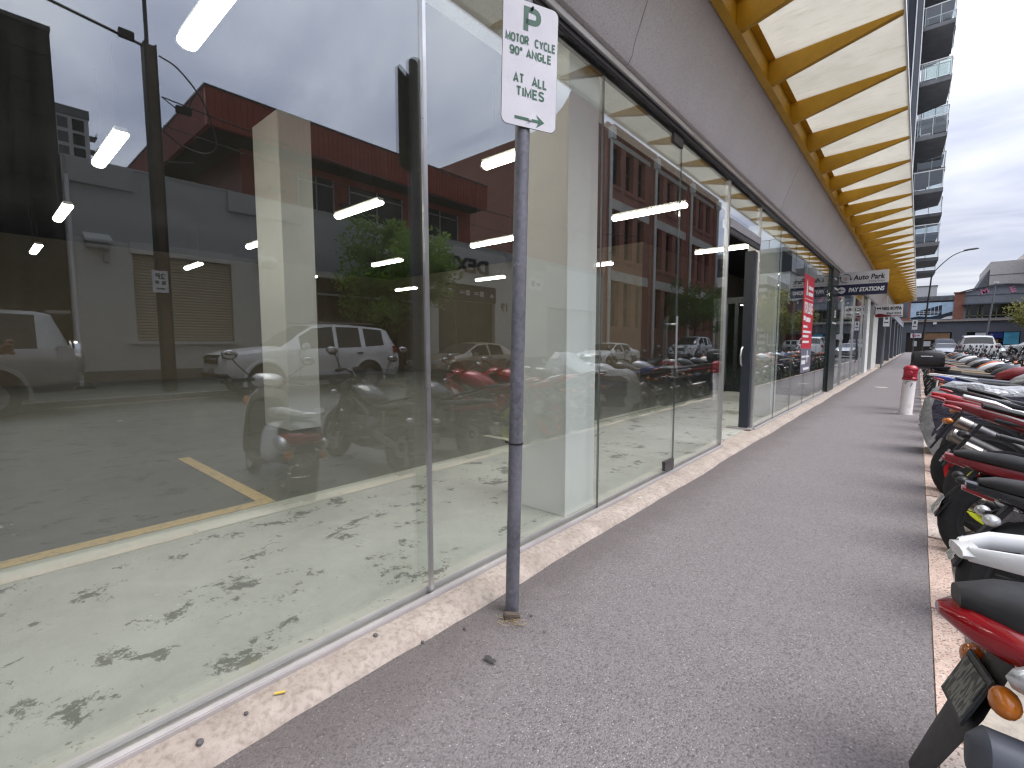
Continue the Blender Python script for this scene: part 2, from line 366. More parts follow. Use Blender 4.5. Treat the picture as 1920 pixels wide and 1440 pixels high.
# galvanised sign post
t = NT('galvanised'); n1 = t.noise(9, 6, 0.7, t.scaled(t.pos, (1,1,0.35))); n2 = t.voro(60, out='Color'); s_ = t.n('ShaderNodeSeparateColor'); t.l(n2, s_.inputs[0])
n3 = t.noise(38, 5, 0.75)
c = t.ramp(n1, [(0.3, (0.105,0.105,0.125)), (0.75, (0.24,0.235,0.27))]); c = t.mix(t.math('MULTIPLY', s_.outputs[0], 0.35), c, (0.30,0.30,0.34))
c = t.mix(t.ramp(n3, [(0.64, 0.0), (0.72, 0.8)]), c, (0.5,0.5,0.52))
t.end(t.bsdf(c, t.math('MULTIPLY_ADD', n1, 0.3, 0.38), 0.45, t.bump(n3, 0.1, 0.002)))
# white sign enamel with specks
t = NT('sign_white'); n1 = t.noise(70, 3, 0.8); n2 = t.noise(6, 4)
c = t.ramp(n2, [(0.3, (0.76,0.73,0.79)), (0.7, (0.86,0.84,0.89))]); c = t.mix(t.ramp(n1, [(0.60, 0.0), (0.72, 0.35)]), c, (0.5,0.45,0.5)); t.end(t.bsdf(c, 0.45))

simple('sign_green', (0.055,0.155,0.10), 0.5, var=0.08); simple('sign_back', (0.05,0.052,0.055), 0.5, 0.2)
simple('white_paint', (0.84,0.855,0.83), 0.55, var=0.03, bump=0.05); simple('black_ceiling', (0.012,0.012,0.013), 0.9); simple('beige_wall', (0.22,0.19,0.145), 0.8, var=0.05)
simple('aluminium', (0.62,0.62,0.63), 0.32, 0.9, var=0.06); simple('sill_aluminium', (0.52,0.49,0.50), 0.42, 0.5, var=0.08); simple('dark_frame', (0.075,0.07,0.072), 0.4, 0.35)
simple('navy_steel', (0.028,0.036,0.052), 0.4, 0.1, var=0.1); simple('green_black', (0.012,0.022,0.024), 0.3); simple('black_rubber', (0.016,0.016,0.017), 0.75, var=0.25, scale=14, bump=0.15, object_space=True)
simple('dark_plastic', (0.022,0.022,0.024), 0.5, var=0.2, scale=12, bump=0.05, object_space=True); simple('seat_vinyl', (0.026,0.026,0.028), 0.62, var=0.2, bump=0.12, bscale=260, object_space=True)
simple('grey_vinyl', (0.085,0.095,0.12), 0.55, var=0.12, bump=0.12, bscale=260, object_space=True); simple('tan_vinyl', (0.20,0.145,0.085), 0.6, var=0.15, object_space=True)
simple('engine_metal', (0.10,0.10,0.105), 0.45, 0.75, var=0.35, scale=22, object_space=True); simple('cast_alloy', (0.34,0.34,0.35), 0.36, 0.85, var=0.2, scale=18, object_space=True)
simple('chrome', (0.75,0.75,0.76), 0.12, 1.0, var=0.04, object_space=True); simple('brake_steel', (0.38,0.37,0.37), 0.3, 0.9, var=0.15, scale=30, object_space=True); simple('titanium', (0.30,0.275,0.25), 0.3, 0.85, var=0.15, object_space=True)
for nm, cl_, rg, mt in [('red',(0.46,0.012,0.022),.3,.1), ('dark_red',(0.22,0.01,0.015),.35,.1), ('white',(0.76,0.77,0.78),.3,0), ('black',(0.012,0.012,0.014),.28,0), ('blue',(0.025,0.05,0.25),.3,.2), ('silver',(0.44,0.44,0.46),.34,.6),
                    ('grey',(0.15,0.155,0.17),.36,.3), ('orange',(0.62,0.12,0.01),.3,0), ('champagne',(0.42,0.375,0.30),.36,.5), ('car_silver',(0.40,0.40,0.395),.36,.45), ('car_white',(0.78,0.79,0.80),.3,0), ('graphite',(0.06,0.062,0.07),.35,.3)]:
    simple('paint_'+nm, cl_, rg, mt, coat=0.6, var=0.07, scale=3, object_space=True)
simple('rim_yellow', (0.66,0.70,0.03), 0.4, var=0.06, object_space=True); simple('rim_red', (0.58,0.03,0.035), 0.4, var=0.06, object_space=True)
simple('lens_red', (0.33,0.006,0.012), 0.12, coat=0.6, var=0.1, scale=20, object_space=True); simple('lens_orange', (0.62,0.18,0.012), 0.15, coat=0.5, var=0.12, scale=40, object_space=True); simple('lens_clear', (0.62,0.63,0.65), 0.1, 0.35, coat=0.5, var=0.35, scale=40, object_space=True)
t = NT('plate_white'); t.end(t.bsdf(t.ramp(t.noise(55, 2, 0.5, t.scaled(t.obj, (0.6, 1.6, 0.6))), [(0.46, (0.50,0.51,0.49)), (0.58, (0.10,0.11,0.12))]), 0.45)); t = NT('plate_smudge'); t.end(t.bsdf(t.ramp(t.noise(60, 2, 0.5, t.scaled(t.obj, (0.5, 1.8, 0.5))), [(0.44, (0.035,0.04,0.04)), (0.56, (0.22,0.23,0.21))]), 0.5)); simple('plate_dark', (0.04,0.045,0.05), 0.5); simple('mirror_glass', (0.8,0.82,0.85), 0.03, 1.0, var=0.01)
t = NT('bike_cover'); n1 = t.noise(9, 5, 0.6, t.scaled(t.obj, (0.5, 1, 1)), 0.6); c = t.ramp(n1, [(0.3, (0.34,0.35,0.37)), (0.7, (0.52,0.53,0.55))]); t.end(t.bsdf(c, 0.38, 0.25, t.bump(t.noise(13, 4, 0.55, t.scaled(t.obj, (0.45, 1.4, 0.8)), 0.8), 0.9, 0.05)))
t = NT('bike_cover_navy'); t.end(t.bsdf(t.ramp(t.noise(9, 4), [(0.3, (0.035,0.032,0.055)), (0.7, (0.06,0.055,0.085))]), 0.55, 0, t.bump(t.noise(13, 4, 0.55, t.scaled(t.obj, (0.45, 1.4, 0.8)), 0.8), 0.9, 0.05)))
# lamp diffuser
t = NT('lamp_diffuser'); em = t.n('ShaderNodeEmission'); em.inputs[0].default_value = (1.0,0.93,0.80,1); em.inputs[1].default_value = 19.0; t.end(em.outputs[0])

# far-side walls
def render_wall(name, top, low, z0):
    t = NT(name); n1 = t.noise(0.7, 6, 0.6); n2 = t.noise(6, 5, 0.6)
    s_ = t.n('ShaderNodeSeparateXYZ'); t.l(t.pos, s_.inputs[0])
    c = t.mix(t.ramp(t.math('SUBTRACT', s_.outputs[2], z0-0.5), [(0.495, 0.0), (0.505, 1.0)]), low, top) if z0 else t.mix(n1, low, top)
    c = t.mix(t.ramp(n1, [(0.45, 0.0), (0.8, 0.3)]), c, tuple(k*0.7 for k in top)); c = t.mix(t.ramp(n2, [(0.55, 0), (0.8, 0.15)]), c, (0.2,0.19,0.17))
    return t.end(t.bsdf(c, 0.85, 0, t.bump(n2, 0.15, 0.01)))
render_wall('grey_render', (0.50,0.505,0.50), (0.46,0.465,0.46), 0); render_wall('pale_render', (0.70,0.70,0.66), (0.63,0.63,0.60), 0); render_wall('plinth_render', (0.26,0.245,0.22), (0.22,0.21,0.19), 0)
render_wall('stone_wall', (0.25,0.20,0.135), (0.15,0.12,0.085), 0); render_wall('stone_trim', (0.62,0.60,0.54), (0.5,0.48,0.43), 0)
def brick(name, ax, c1, c2, mortar, bw=0.24, bh=0.086):
    t = NT(name); s_ = t.n('ShaderNodeSeparateXYZ'); t.l(t.pos, s_.inputs[0]); cb = t.n('ShaderNodeCombineXYZ')
    t.l(s_.outputs[ax], cb.inputs[0]); t.l(s_.outputs[2], cb.inputs[1])
    b = t.n('ShaderNodeTexBrick'); t.l(cb.outputs[0], b.inputs['Vector']); b.inputs['Scale'].default_value = 1; b.inputs['Brick Width'].default_value = bw; b.inputs['Row Height'].default_value = bh
    b.inputs['Mortar Size'].default_value = 0.009; b.inputs['Mortar Smooth'].default_value = 0.3
    t.set(b.inputs['Color1'], c1); t.set(b.inputs['Color2'], c2); t.set(b.inputs['Mortar'], mortar)
    n1 = t.noise(0.5, 5, 0.6); c = t.mix(t.ramp(n1, [(0.4, 0.0), (0.8, 0.5)]), b.outputs['Color'], tuple(k*0.5 for k in c1))
    c = t.mix(t.ramp(t.noise(2.3, 5, 0.7), [(0.5, 0), (0.8, 0.35)]), c, (0.34,0.20,0.16))
    return t.end(t.bsdf(c, 0.85, 0, t.bump(b.outputs['Fac'], -0.4, 0.01), spec=0.2))
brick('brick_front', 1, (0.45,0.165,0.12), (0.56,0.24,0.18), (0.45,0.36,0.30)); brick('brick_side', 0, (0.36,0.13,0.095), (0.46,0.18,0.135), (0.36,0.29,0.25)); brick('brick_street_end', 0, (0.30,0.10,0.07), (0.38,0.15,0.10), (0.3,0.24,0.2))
t = NT('red_cladding'); n_ = t.noise(1.2, 4); s_ = t.n('ShaderNodeSeparateXYZ'); t.l(t.pos, s_.inputs[0])
t.end(t.bsdf(t.ramp(n_, [(0.3, (0.30,0.045,0.028)), (0.7, (0.38,0.062,0.038))]), 0.5))
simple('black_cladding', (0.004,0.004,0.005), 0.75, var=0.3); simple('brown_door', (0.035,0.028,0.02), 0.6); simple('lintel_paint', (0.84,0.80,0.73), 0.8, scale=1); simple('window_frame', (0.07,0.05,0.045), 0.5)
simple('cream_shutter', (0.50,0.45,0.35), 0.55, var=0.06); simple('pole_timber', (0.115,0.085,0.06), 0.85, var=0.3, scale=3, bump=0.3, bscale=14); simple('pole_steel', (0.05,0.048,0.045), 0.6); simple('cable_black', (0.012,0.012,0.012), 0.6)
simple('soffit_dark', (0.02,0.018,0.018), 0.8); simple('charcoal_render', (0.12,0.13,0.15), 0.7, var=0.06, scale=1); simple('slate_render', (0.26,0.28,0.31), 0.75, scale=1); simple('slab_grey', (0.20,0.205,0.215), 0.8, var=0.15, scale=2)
simple('scrim_white', (0.72,0.73,0.72), 0.8, var=0.12, scale=0.8); simple('pink_letter', (0.88,0.30,0.46), 0.5); simple('sign_navy', (0.012,0.014,0.055), 0.4); simple('sign_grey_white', (0.66,0.66,0.66), 0.45, var=0.04); simple('ink_black', (0.015,0.015,0.018), 0.5); simple('ink_white', (0.82,0.82,0.82), 0.5, var=0.03)
simple('poster_red', (0.60,0.03,0.055), 0.45, var=0.05); simple('poster_grey', (0.17,0.165,0.22), 0.45); simple('maroon', (0.20,0.01,0.02), 0.4); simple('hydrant_red', (0.42,0.02,0.04), 0.4, coat=0.3, var=0.15, scale=12); simple('logo_orange', (0.6,0.32,0.2), 0.5)
t = NT('hydrant_white'); n1 = t.noise(12, 5, 0.7); t.end(t.bsdf(t.mix(t.ramp(n1, [(0.56, 0), (0.72, 0.7)]), (0.74,0.70,0.69), (0.36,0.29,0.26)), 0.6))
simple('bark', (0.09,0.07,0.055), 0.9, var=0.3, scale=8, bump=0.5, bscale=20)
def leaf(name, a, b):
    t = NT(name); n1 = t.noise(2.5, 3); n2 = t.noise(19, 2); c = t.mix(n2, t.ramp(n1, [(0.3, a), (0.7, b)]), b)
    df_ = t.bsdf(c, 0.55); tl_ = t.n('ShaderNodeBsdfTranslucent'); t.set(tl_.inputs[0], tuple(k*1.2 for k in b)); mx_ = t.n('ShaderNodeMixShader'); mx_.inputs[0].default_value = 0.45
    t.l(df_, mx_.inputs[1]); t.l(tl_.outputs[0], mx_.inputs[2]); return t.end(mx_.outputs[0])
leaf('leaf_green', (0.09,0.17,0.03), (0.20,0.32,0.06)); leaf('leaf_dark', (0.06,0.12,0.03), (0.13,0.21,0.05)); leaf('leaf_olive', (0.12,0.13,0.035), (0.24,0.23,0.07))
# ================================================================== SETTING
RD = -0.12                                            # road level
def struct(name, mb, mat, parent=None): return tag(mb.build(name, mat, parent), kind='structure')
struct('ground', MB().box(-400, -300, -0.6, 500, 500, -0.20), 'road_asphalt')
# footpath sheet, gently uneven
fp = MB(); nx, ny = 12, 240
for j in range(ny+1):
    y = -8+(110-(-8))*(j/ny)**1.6
    for i in range(nx+1):
        x = 0.19+(1.822-0.19)*i/nx
        fp.v.append((x, y, 0.004*math.sin(x*3.1+y*0.9)*math.sin(y*0.61+1)+0.003*math.sin(y*2.3+x*5)-0.002))
for j in range(ny):
    for i in range(nx):
        a = j*(nx+1)+i; fp.f.append((a, a+1, a+nx+2, a+nx+1))
tag(fp.build('footpath', 'footpath_asphalt', smooth=40), kind='structure')
kerb = struct('kerb', MB().box(1.825, -8, -0.5, 1.93, 110, -0.135), 'gutter_concrete')
y = -6.0; rk = random.Random(3); i = 0
while y < 60:
    l = rk.uniform(0.85, 1.12) if y < 30 else 2.0
    dz = rk.uniform(-0.004, 0.004)
    m = MB().box(1.815+rk.uniform(-.003, .003), y+0.004, -0.2, 1.925+rk.uniform(-.004, .004), y+l-0.004, 0.004+dz)
    m.build('kerb_stone', 'kerb_granite_%d' % (i % 3 == 1), kerb, bevel=0.012, smooth=40)
    y += l; i += 1
struct('gutter', MB().box(1.92, -8, -0.4, 2.36, 110, RD+0.002), 'gutter_concrete')
rd = MB(); prof = [(2.355, RD-0.004), (4.5, RD+0.02), (7.2, RD+0.045), (10.0, RD+0.02), (12.42, RD-0.004)]
for (x0, z0), (x1, z1) in zip(prof, prof[1:]): rd.add([(x0,-40,z0),(x1,-40,z1),(x1,90,z1),(x0,90,z0)], [(0,1,2,3)])
tag(rd.build('road', 'road_asphalt', smooth=40), kind='structure')
struct('cross_road', MB().box(-60, 78, -0.4, 90, 92, RD+0.004), 'road_asphalt')
struct('road_edge_line', MB().box(12.02, -12, RD-0.02, 12.12, 30, RD+0.006), 'worn_yellow_line')
struct('opposite_kerb', MB().box(12.40, -40, -0.4, 12.56, 78, 0.0), 'kerb_far_concrete')
struct('opposite_footpath', MB().box(12.555, -40, -0.4, 16.3, 78, -0.004), 'far_path_asphalt')
struct('end_footpath', MB().box(-40, 92, -0.4, 60, 96, 0.0), 'far_path_asphalt')
struct('showroom_floor', MB().box(-17.5, -7.0, -0.2, -1.9, 13.55, 0.060), 'showroom_floor'); struct('front_floor_lit', MB().box(-1.9, -7.0, -0.2, -0.06, 13.55, 0.0598), 'front_floor_lit')
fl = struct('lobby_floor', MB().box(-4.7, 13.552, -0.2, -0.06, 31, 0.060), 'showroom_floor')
# painted bay lines on the showroom floor, worn
def floor_line(x0, y0, x1, y1, mat, z=0.0625): return struct('floor_line', MB().box(x0, y0, 0.05, x1, y1, z), mat)
floor_line(-2.03, -7, -1.91, 1.46, 'worn_yellow_line'); floor_line(-4.05, 1.36, -2.032, 1.46, 'worn_yellow_line', 0.0635)
floor_line(-1.90, -7, -1.66, 12.8, 'worn_pale_line', 0.0620)
floor_line(-2.5, 4.3, -2.03, 4.4, 'worn_pale_line', 0.0635); floor_line(-2.03, 4.3, -1.93, 8.7, 'worn_pale_line', 0.0630)

# ================================================================== SHOP BUILDING
shop = thing('shop_building', 'long glass fronted showroom under pale precast fascia beside the footpath', 'building', (0, 0, 0))
def P(name, mb, mat, par=shop, **k): return mb.build(name, mat, par, **k)
# plinth with a rounded nose, a little uneven
pl = MB(); rings = []; rp = random.Random(2)
for j in range(480):
    y = -8+39*(j/479); wv = 0.006*math.sin(y*1.7)+0.005*math.sin(y*4.3+1)+rp.uniform(-.0015,.0015)+0.002*math.sin(y*17)
    rings.append([(-0.06,y,-0.2), (-0.06,y,0.050), (0.045,y,0.048), (0.12,y,0.042+wv*.3), (0.165,y,0.030+wv*.4), (0.195+wv,y,0.008), (0.205+wv,y,-0.02), (0.205,y,-0.2)])
pl.rings(rings); P('plinth', pl, 'plinth_concrete', smooth=50)
P('sill_channel', MB().box(-0.045, -7, 0.045, -0.020, 5.73, 0.078).box(0.008, -7, 0.045, 0.040, 5.73, 0.066).box(-0.045, 7.16, 0.045, -0.020, 31, 0.078).box(0.008, 7.16, 0.045, 0.040, 31, 0.066), 'sill_aluminium', bevel=0.004)
HEAD = 3.10
P('head_frame', MB().box(-0.06, -7, HEAD-0.012, -0.022, 31, HEAD+0.07).box(0.006, -7, HEAD-0.008, 0.036, 31, HEAD+0.07), 'dark_frame', bevel=0.004)
P('head_trim', MB().box(0.038, -7, HEAD+0.026, 0.062, 31, HEAD+0.072), 'aluminium', bevel=0.004)
JY = [-6.9, -5.4, -3.9, -2.35, -0.85, 1.39, 2.94, 4.33, 5.735]
JY = [-6.9, -5.5, -4.1, -2.7, -1.4, -0.16, 1.39, 2.94, 4.33, 5.735]
JZ = [7.145, 8.41, 9.66, 10.92, 12.3, 13.88]
JW = [15.1, 16.6, 18.1, 19.6, 21.1, 22.6, 24.3]
def pane(y0, y1, z0=0.055, z1=HEAD):
    g = P('glass_pane', MB().box(-0.012, y0+0.005, z0, 0.0, y1-0.005, z1), 'shop_glass')
    MB().box(-0.0125, y1-0.0048, z0, 0.0005, y1-0.0026, z1).build('pane_edge', 'glass_edge', g)
    return g
for J in (JY, JZ, JW):
    for a, b in zip(J, J[1:]): pane(a, b)
pane(5.755, 7.125, 2.685, HEAD)
P('joint_seal', MB().box(-0.016, 1.378, 0.06, 0.004, 1.402, HEAD), 'aluminium', bevel=0.003)
for y in (2.94, 4.33, 8.41, 9.66, 10.92, 12.3): P('joint_seal', MB().box(-0.013, y-0.0025, 0.06, 0.001, y+0.0025, HEAD), 'dark_frame')
for y in (5.745, 7.135): P('mullion', MB().box(-0.04, y-0.016, 0.05, 0.012, y+0.016, HEAD), 'aluminium', bevel=0.003)
P('transom', MB().box(-0.07, 5.768, 2.58, 0.025, 7.112, 2.68), 'aluminium', bevel=0.004)
P('transom', MB().box(-0.02, 5.77, 2.52, 0.012, 7.11, 2.576), 'dark_frame')
# navy door leaf swung inwards at the entrance, with its floor closer
dl = P('door_leaf', MB().box(-0.15, 7.03, 0.085, -0.03, 7.105, 2.51), 'navy_steel', bevel=0.006)
MB().box(-0.30, 7.0, 0.06, 0.02, 7.112, 0.083).build('floor_plate', 'sill_aluminium', dl)
hb = MB(); hb.tube([(-0.12, 6.99, 0.95), (-0.12, 6.93, 0.98), (-0.12, 6.90, 1.08), (-0.12, 6.93, 1.18), (-0.12, 6.99, 1.21)], 0.012, 8); hb.build('door_handle', 'aluminium', dl, smooth=60)
# pull bars on the glass door
for x in (0.045,):
    hb = MB().tube([(x, 4.215, 1.03), (x, 4.215, 1.50)], 0.010, 10)
    for z in (1.1, 1.43): hb.tube([(x, 4.215, z), (-0.006, 4.215, z)], 0.009, 8)
    P('pull_bar', hb, 'aluminium', smooth=50)
P('patch_fitting', MB().box(-0.02, 4.12, 0.085, 0.012, 4.325, 0.17), 'dark_frame'); P('patch_fitting', MB().box(-0.02, 4.12, 3.0, 0.012, 4.325, 3.08), 'dark_frame')
# precast fascia panels with a sloped face and a rounded drip
ys = [-7.0, -1.55, 3.12, 7.85, 12.5, 17.2, 21.9, 26.6, 31.3]
for a, b in zip(ys, ys[1:]):
    m = MB(); poly = [(-0.5, 3.17), (0.045, 3.17), (0.085, 3.185), (0.11, 3.225), (0.125, 3.30), (0.355, 3.90), (0.355, 4.28), (-0.5, 4.28)]
    m.prism(poly, 1, a+0.006, b-0.006); P('fascia_panel', m, 'precast', smooth=30)
P('fascia_backing', MB().box(-0.5, -7, 3.181, 0.02, 31.3, 4.26), 'dark_frame')
# inside: columns, ceiling, walls
for (x0, x1, y0, y1) in [(-0.50, -0.07, 2.62, 3.0), (-5.6, -4.77, 2.84, 3.28), (-0.50, -0.07, 8.5, 8.88)]:
    c = P('column', MB().box(x0, y0, 0.055, x1, y1, 4.31), 'white_paint', bevel=0.008)
    MB().box(x1-0.004, y0-0.004, 0.06, x1+0.003, y0+0.02, 3.9).build('corner_bead', 'white_paint', c)
P('ceiling', MB().box(-17.5, -7, 4.30, -0.5, 31, 4.45), 'black_ceiling')
P('back_wall', MB().box(-17.7, -7, -0.2, -17.5, 13.5, 4.3), 'beige_wall'); P('end_wall', MB().box(-17.5, -7.2, -0.2, -0.1, -7.0, 4.3), 'beige_wall')
P('partition', MB().box(-17.5, 13.43, 0.0, -4.7, 13.6, 4.3), 'beige_wall'); P('partition', MB().box(-4.85, 13.6, 0.0, -4.7, 31, 4.3), 'beige_wall')
P('unseen_upper_block', MB().box(-18, -7, 4.46, 0.0, 31, 9.0), 'precast'); P('end_wall', MB().box(-18, 31.0, -0.2, 0.0, 31.2, 9.0), 'pale_render')  # upper mass is out of view, added over the ceiling to block light
# lobby screen seen through the open door: green-black frame with upright fins
P('lobby_screen_head', MB().box(-2.3, 12.5, 2.25, -0.1, 12.62, 2.40), 'green_black'); P('lobby_screen_base', MB().box(-2.3, 12.5, 0.06, -0.1, 12.6, 0.22), 'green_black')
for k in range(9): P('lobby_screen_fin', MB().box(-2.28+k*0.25, 12.5, 0.22, -2.20+k*0.25, 12.58, 2.25), 'pale_window' if k % 2 else 'green_black')
P('lobby_screen_glass', MB().box(-2.3, 12.54, 0.22, -1.0, 12.55, 2.25), 'screen_glass')
# dark entrance post with painted numerals, further along
post = P('entrance_post', MB().box(-0.12, 13.93, 0.05, 0.05, 15.05, 3.1), 'green_black', bevel=0.006)
MB().box(-0.1, 15.06, 0.05, 0.03, 15.1, 3.1).build('post_trim', 'dark_frame', post)
text_mb('33', 0.26, (0.052, 14.55, 1.92), (0,1,0), (0,0,1), bold=0.004).build('lettering', 'ink_white', post); text_mb('TA', 0.2, (0.052, 14.5, 2.3), (0,1,0), (0,0,1)).build('lettering', 'poster_grey', post)
for q in ((14.2, 2.62, 14.85, 2.66), (14.1, 2.86, 14.6, 2.89), (14.15, 1.76, 14.9, 1.80)): MB().box(0.05, q[0], q[1], 0.054, q[2], q[3]).build('printed_bar', 'sign_grey_white', post)
P('white_pier', MB().box(-0.2, 24.3, 0.05, 0.06, 25.6, 3.17), 'white_paint'); P('white_pier', MB().box(-0.2, 27.8, 0.05, 0.06, 31.0, 3.17), 'pale_render')
P('screen_wall', MB().box(-0.25, 25.6, 0.05, -0.18, 27.8, 3.17), 'window_glass')
for y in (16.6, 19.6, 22.6): P('mullion', MB().box(-0.05, y-0.03, 0.05, 0.03, y+0.03, HEAD), 'aluminium')

# ------------------------------------------------------------------ lamps over the showroom floor
def batten(x, y, label):
    o = thing('ceiling_lamp', label, 'lamp', (x, y, 3.33), group='tube lamps under the showroom ceiling')
    b = MB(); rings = []
    for xx in (-0.6, 0.6):
        rings.append([(xx, 0.062*math.cos(R(a)), -0.015-0.042*max(0, math.sin(R(a)))) for a in range(0, 181, 20)]+[(xx, -0.062, 0.0), (xx, 0.062, 0.0)])
    b.rings(rings); b.build('diffuser', 'lamp_diffuser', o, smooth=50)
    MB().box(-0.61, -0.05, 0.002, 0.61, 0.05, 0.045).build('housing', 'white_paint', o)
    for xx in (-0.45, 0.45): MB().tube([(xx, 0, 0.045), (xx, 0, 0.97)], 0.004, 6).build('suspension_wire', 'dark_frame', o)
    return o
XR = [-1.62, -4.95, -8.65, -13.0]; YR = [-1.9, 1.13, 4.08, 7.13, 10.95]
xn = ['first from the glass', 'second from the glass', 'third from the glass', 'fourth from the glass']; yn = ['nearest row, left of the picture', 'row left of the near inner column', 'row behind the sign post', 'row by the glass door', 'row by the entrance']
for i, x in enumerate(XR):
    for j, y in enumerate(YR): batten(x, y, 'lit tube lamp, %s, in the %s' % (xn[i], yn[j]))

# ------------------------------------------------------------------ canopy
can = thing('canopy', 'mustard steel canopy with tapering fins and cream translucent sheets over the footpath', 'canopy', (0.36, 0, 3.9))
def C(name, mb, mat, **k): return mb.build(name, mat, can, world=True, **k)
y0, y1 = -3.35, 42.0
C('back_channel', MB().box(0.36, y0, 3.875, 0.375, y1, 4.155).box(0.36, y0, 3.86, 0.43, y1, 3.874).box(0.36, y0, 4.156, 0.44, y1, 4.168), 'mustard_paint', bevel=0.003)
C('front_edge', MB().box(1.452, y0, 4.165, 1.468, y1, 4.232), 'white_paint'); 
yy = 5.61-1.115*8
while yy < y1:
    m = MB(); zr = 3.895
    m.prism([(0.377, zr), (1.45, 4.168), (1.45, 4.197), (0.377, 4.155)], 1, yy-0.011, yy+0.011)
    m.prism([(0.377, zr-0.001), (1.449, 4.166), (1.449, 4.173), (0.377, zr+0.011)], 1, yy-0.028, yy+0.028)
    C('fin', m, 'mustard_paint')
    pz = MB().add([(0.37, yy+0.004, 4.170), (1.45, yy+0.004, 4.203), (1.45, yy+1.111, 4.203), (0.37, yy+1.111, 4.170), (0.37, yy+0.004, 4.178), (1.45, yy+0.004, 4.211), (1.45, yy+1.111, 4.211), (0.37, yy+1.111, 4.178)], [(0,3,2,1),(4,5,6,7),(0,1,5,4),(1,2,6,5),(2,3,7,6),(3,0,4,7)])
    C('sheet', pz, 'canopy_sheet'); yy += 1.115
C('column_bracket', MB().box(0.0, 31.3, 3.2, 0.36, 42, 4.2), 'precast')

# ------------------------------------------------------------------ parking sign on its post
lean = Matrix.Rotation(R(1.2), 4, Vector((-0.653, 0.757, 0)))
def sign_text(o, lines, mat):
    for (txt, size, x, z, xs, bd) in lines: pass
ps = thing('parking_sign', 'green on white motorcycle parking sign on a scuffed grey post by the glass', 'sign', (0.332, 1.597, 0.0))
ps.rotation_euler = lean.to_euler()
p = MB().tube([(0,0,-0.15), (0,0,0.8), (0,0,1.9), (0,0,2.72)], 0.0315, 20); p.build('post', 'galvanised', ps, smooth=50)
MB().tube([(0,0,2.72), (0,0,2.735)], [0.0325, 0.028], 20).build('post_cap', 'dark_plastic', ps, smooth=50)
MB().lathe([(0.031,-.004),(0.0345,-.003),(0.0345,.003),(0.031,.004)], (0,0,0.80), 'z', 20).box(-0.055,-0.012,0.796,-0.033,-0.008,0.803).build('cable_tie', 'cable_black', ps, smooth=40)
right = Vector((0.42, 0.907, 0)).normalized(); nrm = Vector((0.907, -0.42, 0)).normalized(); up = Vector((0,0,1))
SW, SH, SB = 0.258, 0.502, 2.165
def rrect(w_, h_, r, n=6):
    pts = []
    for cx_, cz_, a0 in ((w_/2-r, h_-r, 0), (-w_/2+r, h_-r, 90), (-w_/2+r, r, 180), (w_/2-r, r, 270)):
        for k in range(n+1): a = R(a0+90*k/n); pts.append((cx_+r*math.cos(a), cz_+r*math.sin(a)))
    return pts
def plate(pts, base, rt, nv, d0, d1):
    m = MB(); n = len(pts); A = [Vector(base)+rt*a+up*b+nv*d0 for a, b in pts]; B = [Vector(base)+rt*a+up*b+nv*d1 for a, b in pts]
    return m.add(A+B, [tuple(range(n)), tuple(range(n, 2*n))]+[(i, (i+1) % n, n+(i+1) % n, n+i) for i in range(n)])
c0 = right*0.012
pb = plate(rrect(SW, SH, 0.028), Vector((0,0,SB))+c0, right, nrm, 0.034, 0.0362).build('sign_plate', 'sign_back', ps)
fc = plate(rrect(SW-0.003, SH-0.003, 0.027), Vector((0,0,SB+0.0015))+c0, right, nrm, 0.0362, 0.0372).build('sign_face', 'sign_white', pb)
O = Vector((0,0,SB))+c0+nrm*0.0372
def _arc(cx_, cy_, rx_, ry_, a0, a1, n=14):
    q = []
    for k in range(n+1):
        a = R(a0+(a1-a0)*k/n); c_, s2 = math.cos(a), math.sin(a); q.append((cx_+rx_*math.copysign(abs(c_)**0.8, c_), cy_+ry_*math.copysign(abs(s2)**0.8, s2)))
    return q
GL = {'A': (0.66, [[(0,0),(.5,1),(1,0)], [(.19,.30),(.81,.30)]]), 'C': (0.62, [_arc(.5,.5,.5,.5,40,320)]), 'E': (0.54, [[(1,1),(0,1),(0,0),(1,0)], [(0,.53),(.88,.53)]]), 'G': (0.66, [_arc(.5,.5,.5,.5,40,355)+[(1,.46),(.55,.46)]]), 'I': (0.0, [[(0,0),(0,1)]]),
      'L': (0.52, [[(0,1),(0,0),(1,0)]]), 'M': (0.74, [[(0,0),(0,1),(.5,.12),(1,1),(1,0)]]), 'N': (0.62, [[(0,0),(0,1),(1,0),(1,1)]]), 'O': (0.66, [_arc(.5,.5,.5,.5,0,360,24)]), 'R': (0.60, [[(0,0),(0,1)]+[(.55,1)]+_arc(.55,.755,.42,.245,90,-90,8)+[(0,.51)], [(.5,.51),(1,0)]]),
      'S': (0.58, [_arc(.5,.745,.48,.255,20,200,9)+[(.14,.60),(.86,.42)]+_arc(.5,.255,.5,.255,20,-160,9)]), 'T': (0.56, [[(0,1),(1,1)], [(.5,1),(.5,0)]]), 'Y': (0.64, [[(0,1),(.5,.45),(1,1)], [(.5,.45),(.5,0)]]), 'P': (0.56, [[(0,0),(0,1),(.5,1)]+_arc(.5,.72,.46,.28,90,-90,10)+[(0,.44)]]),
      '0': (0.54, [_arc(.5,.5,.5,.5,0,360,24)]), '9': (0.54, [_arc(.5,.68,.5,.32,0,360,20), [(1,.68),(.98,.35)]+_arc(.5,.30,.48,.30,0,-150,8)]), '\u00b0': (0.18, [_arc(.5,.86,.5,.13,0,360,12)]), ' ': (0.30, [])}
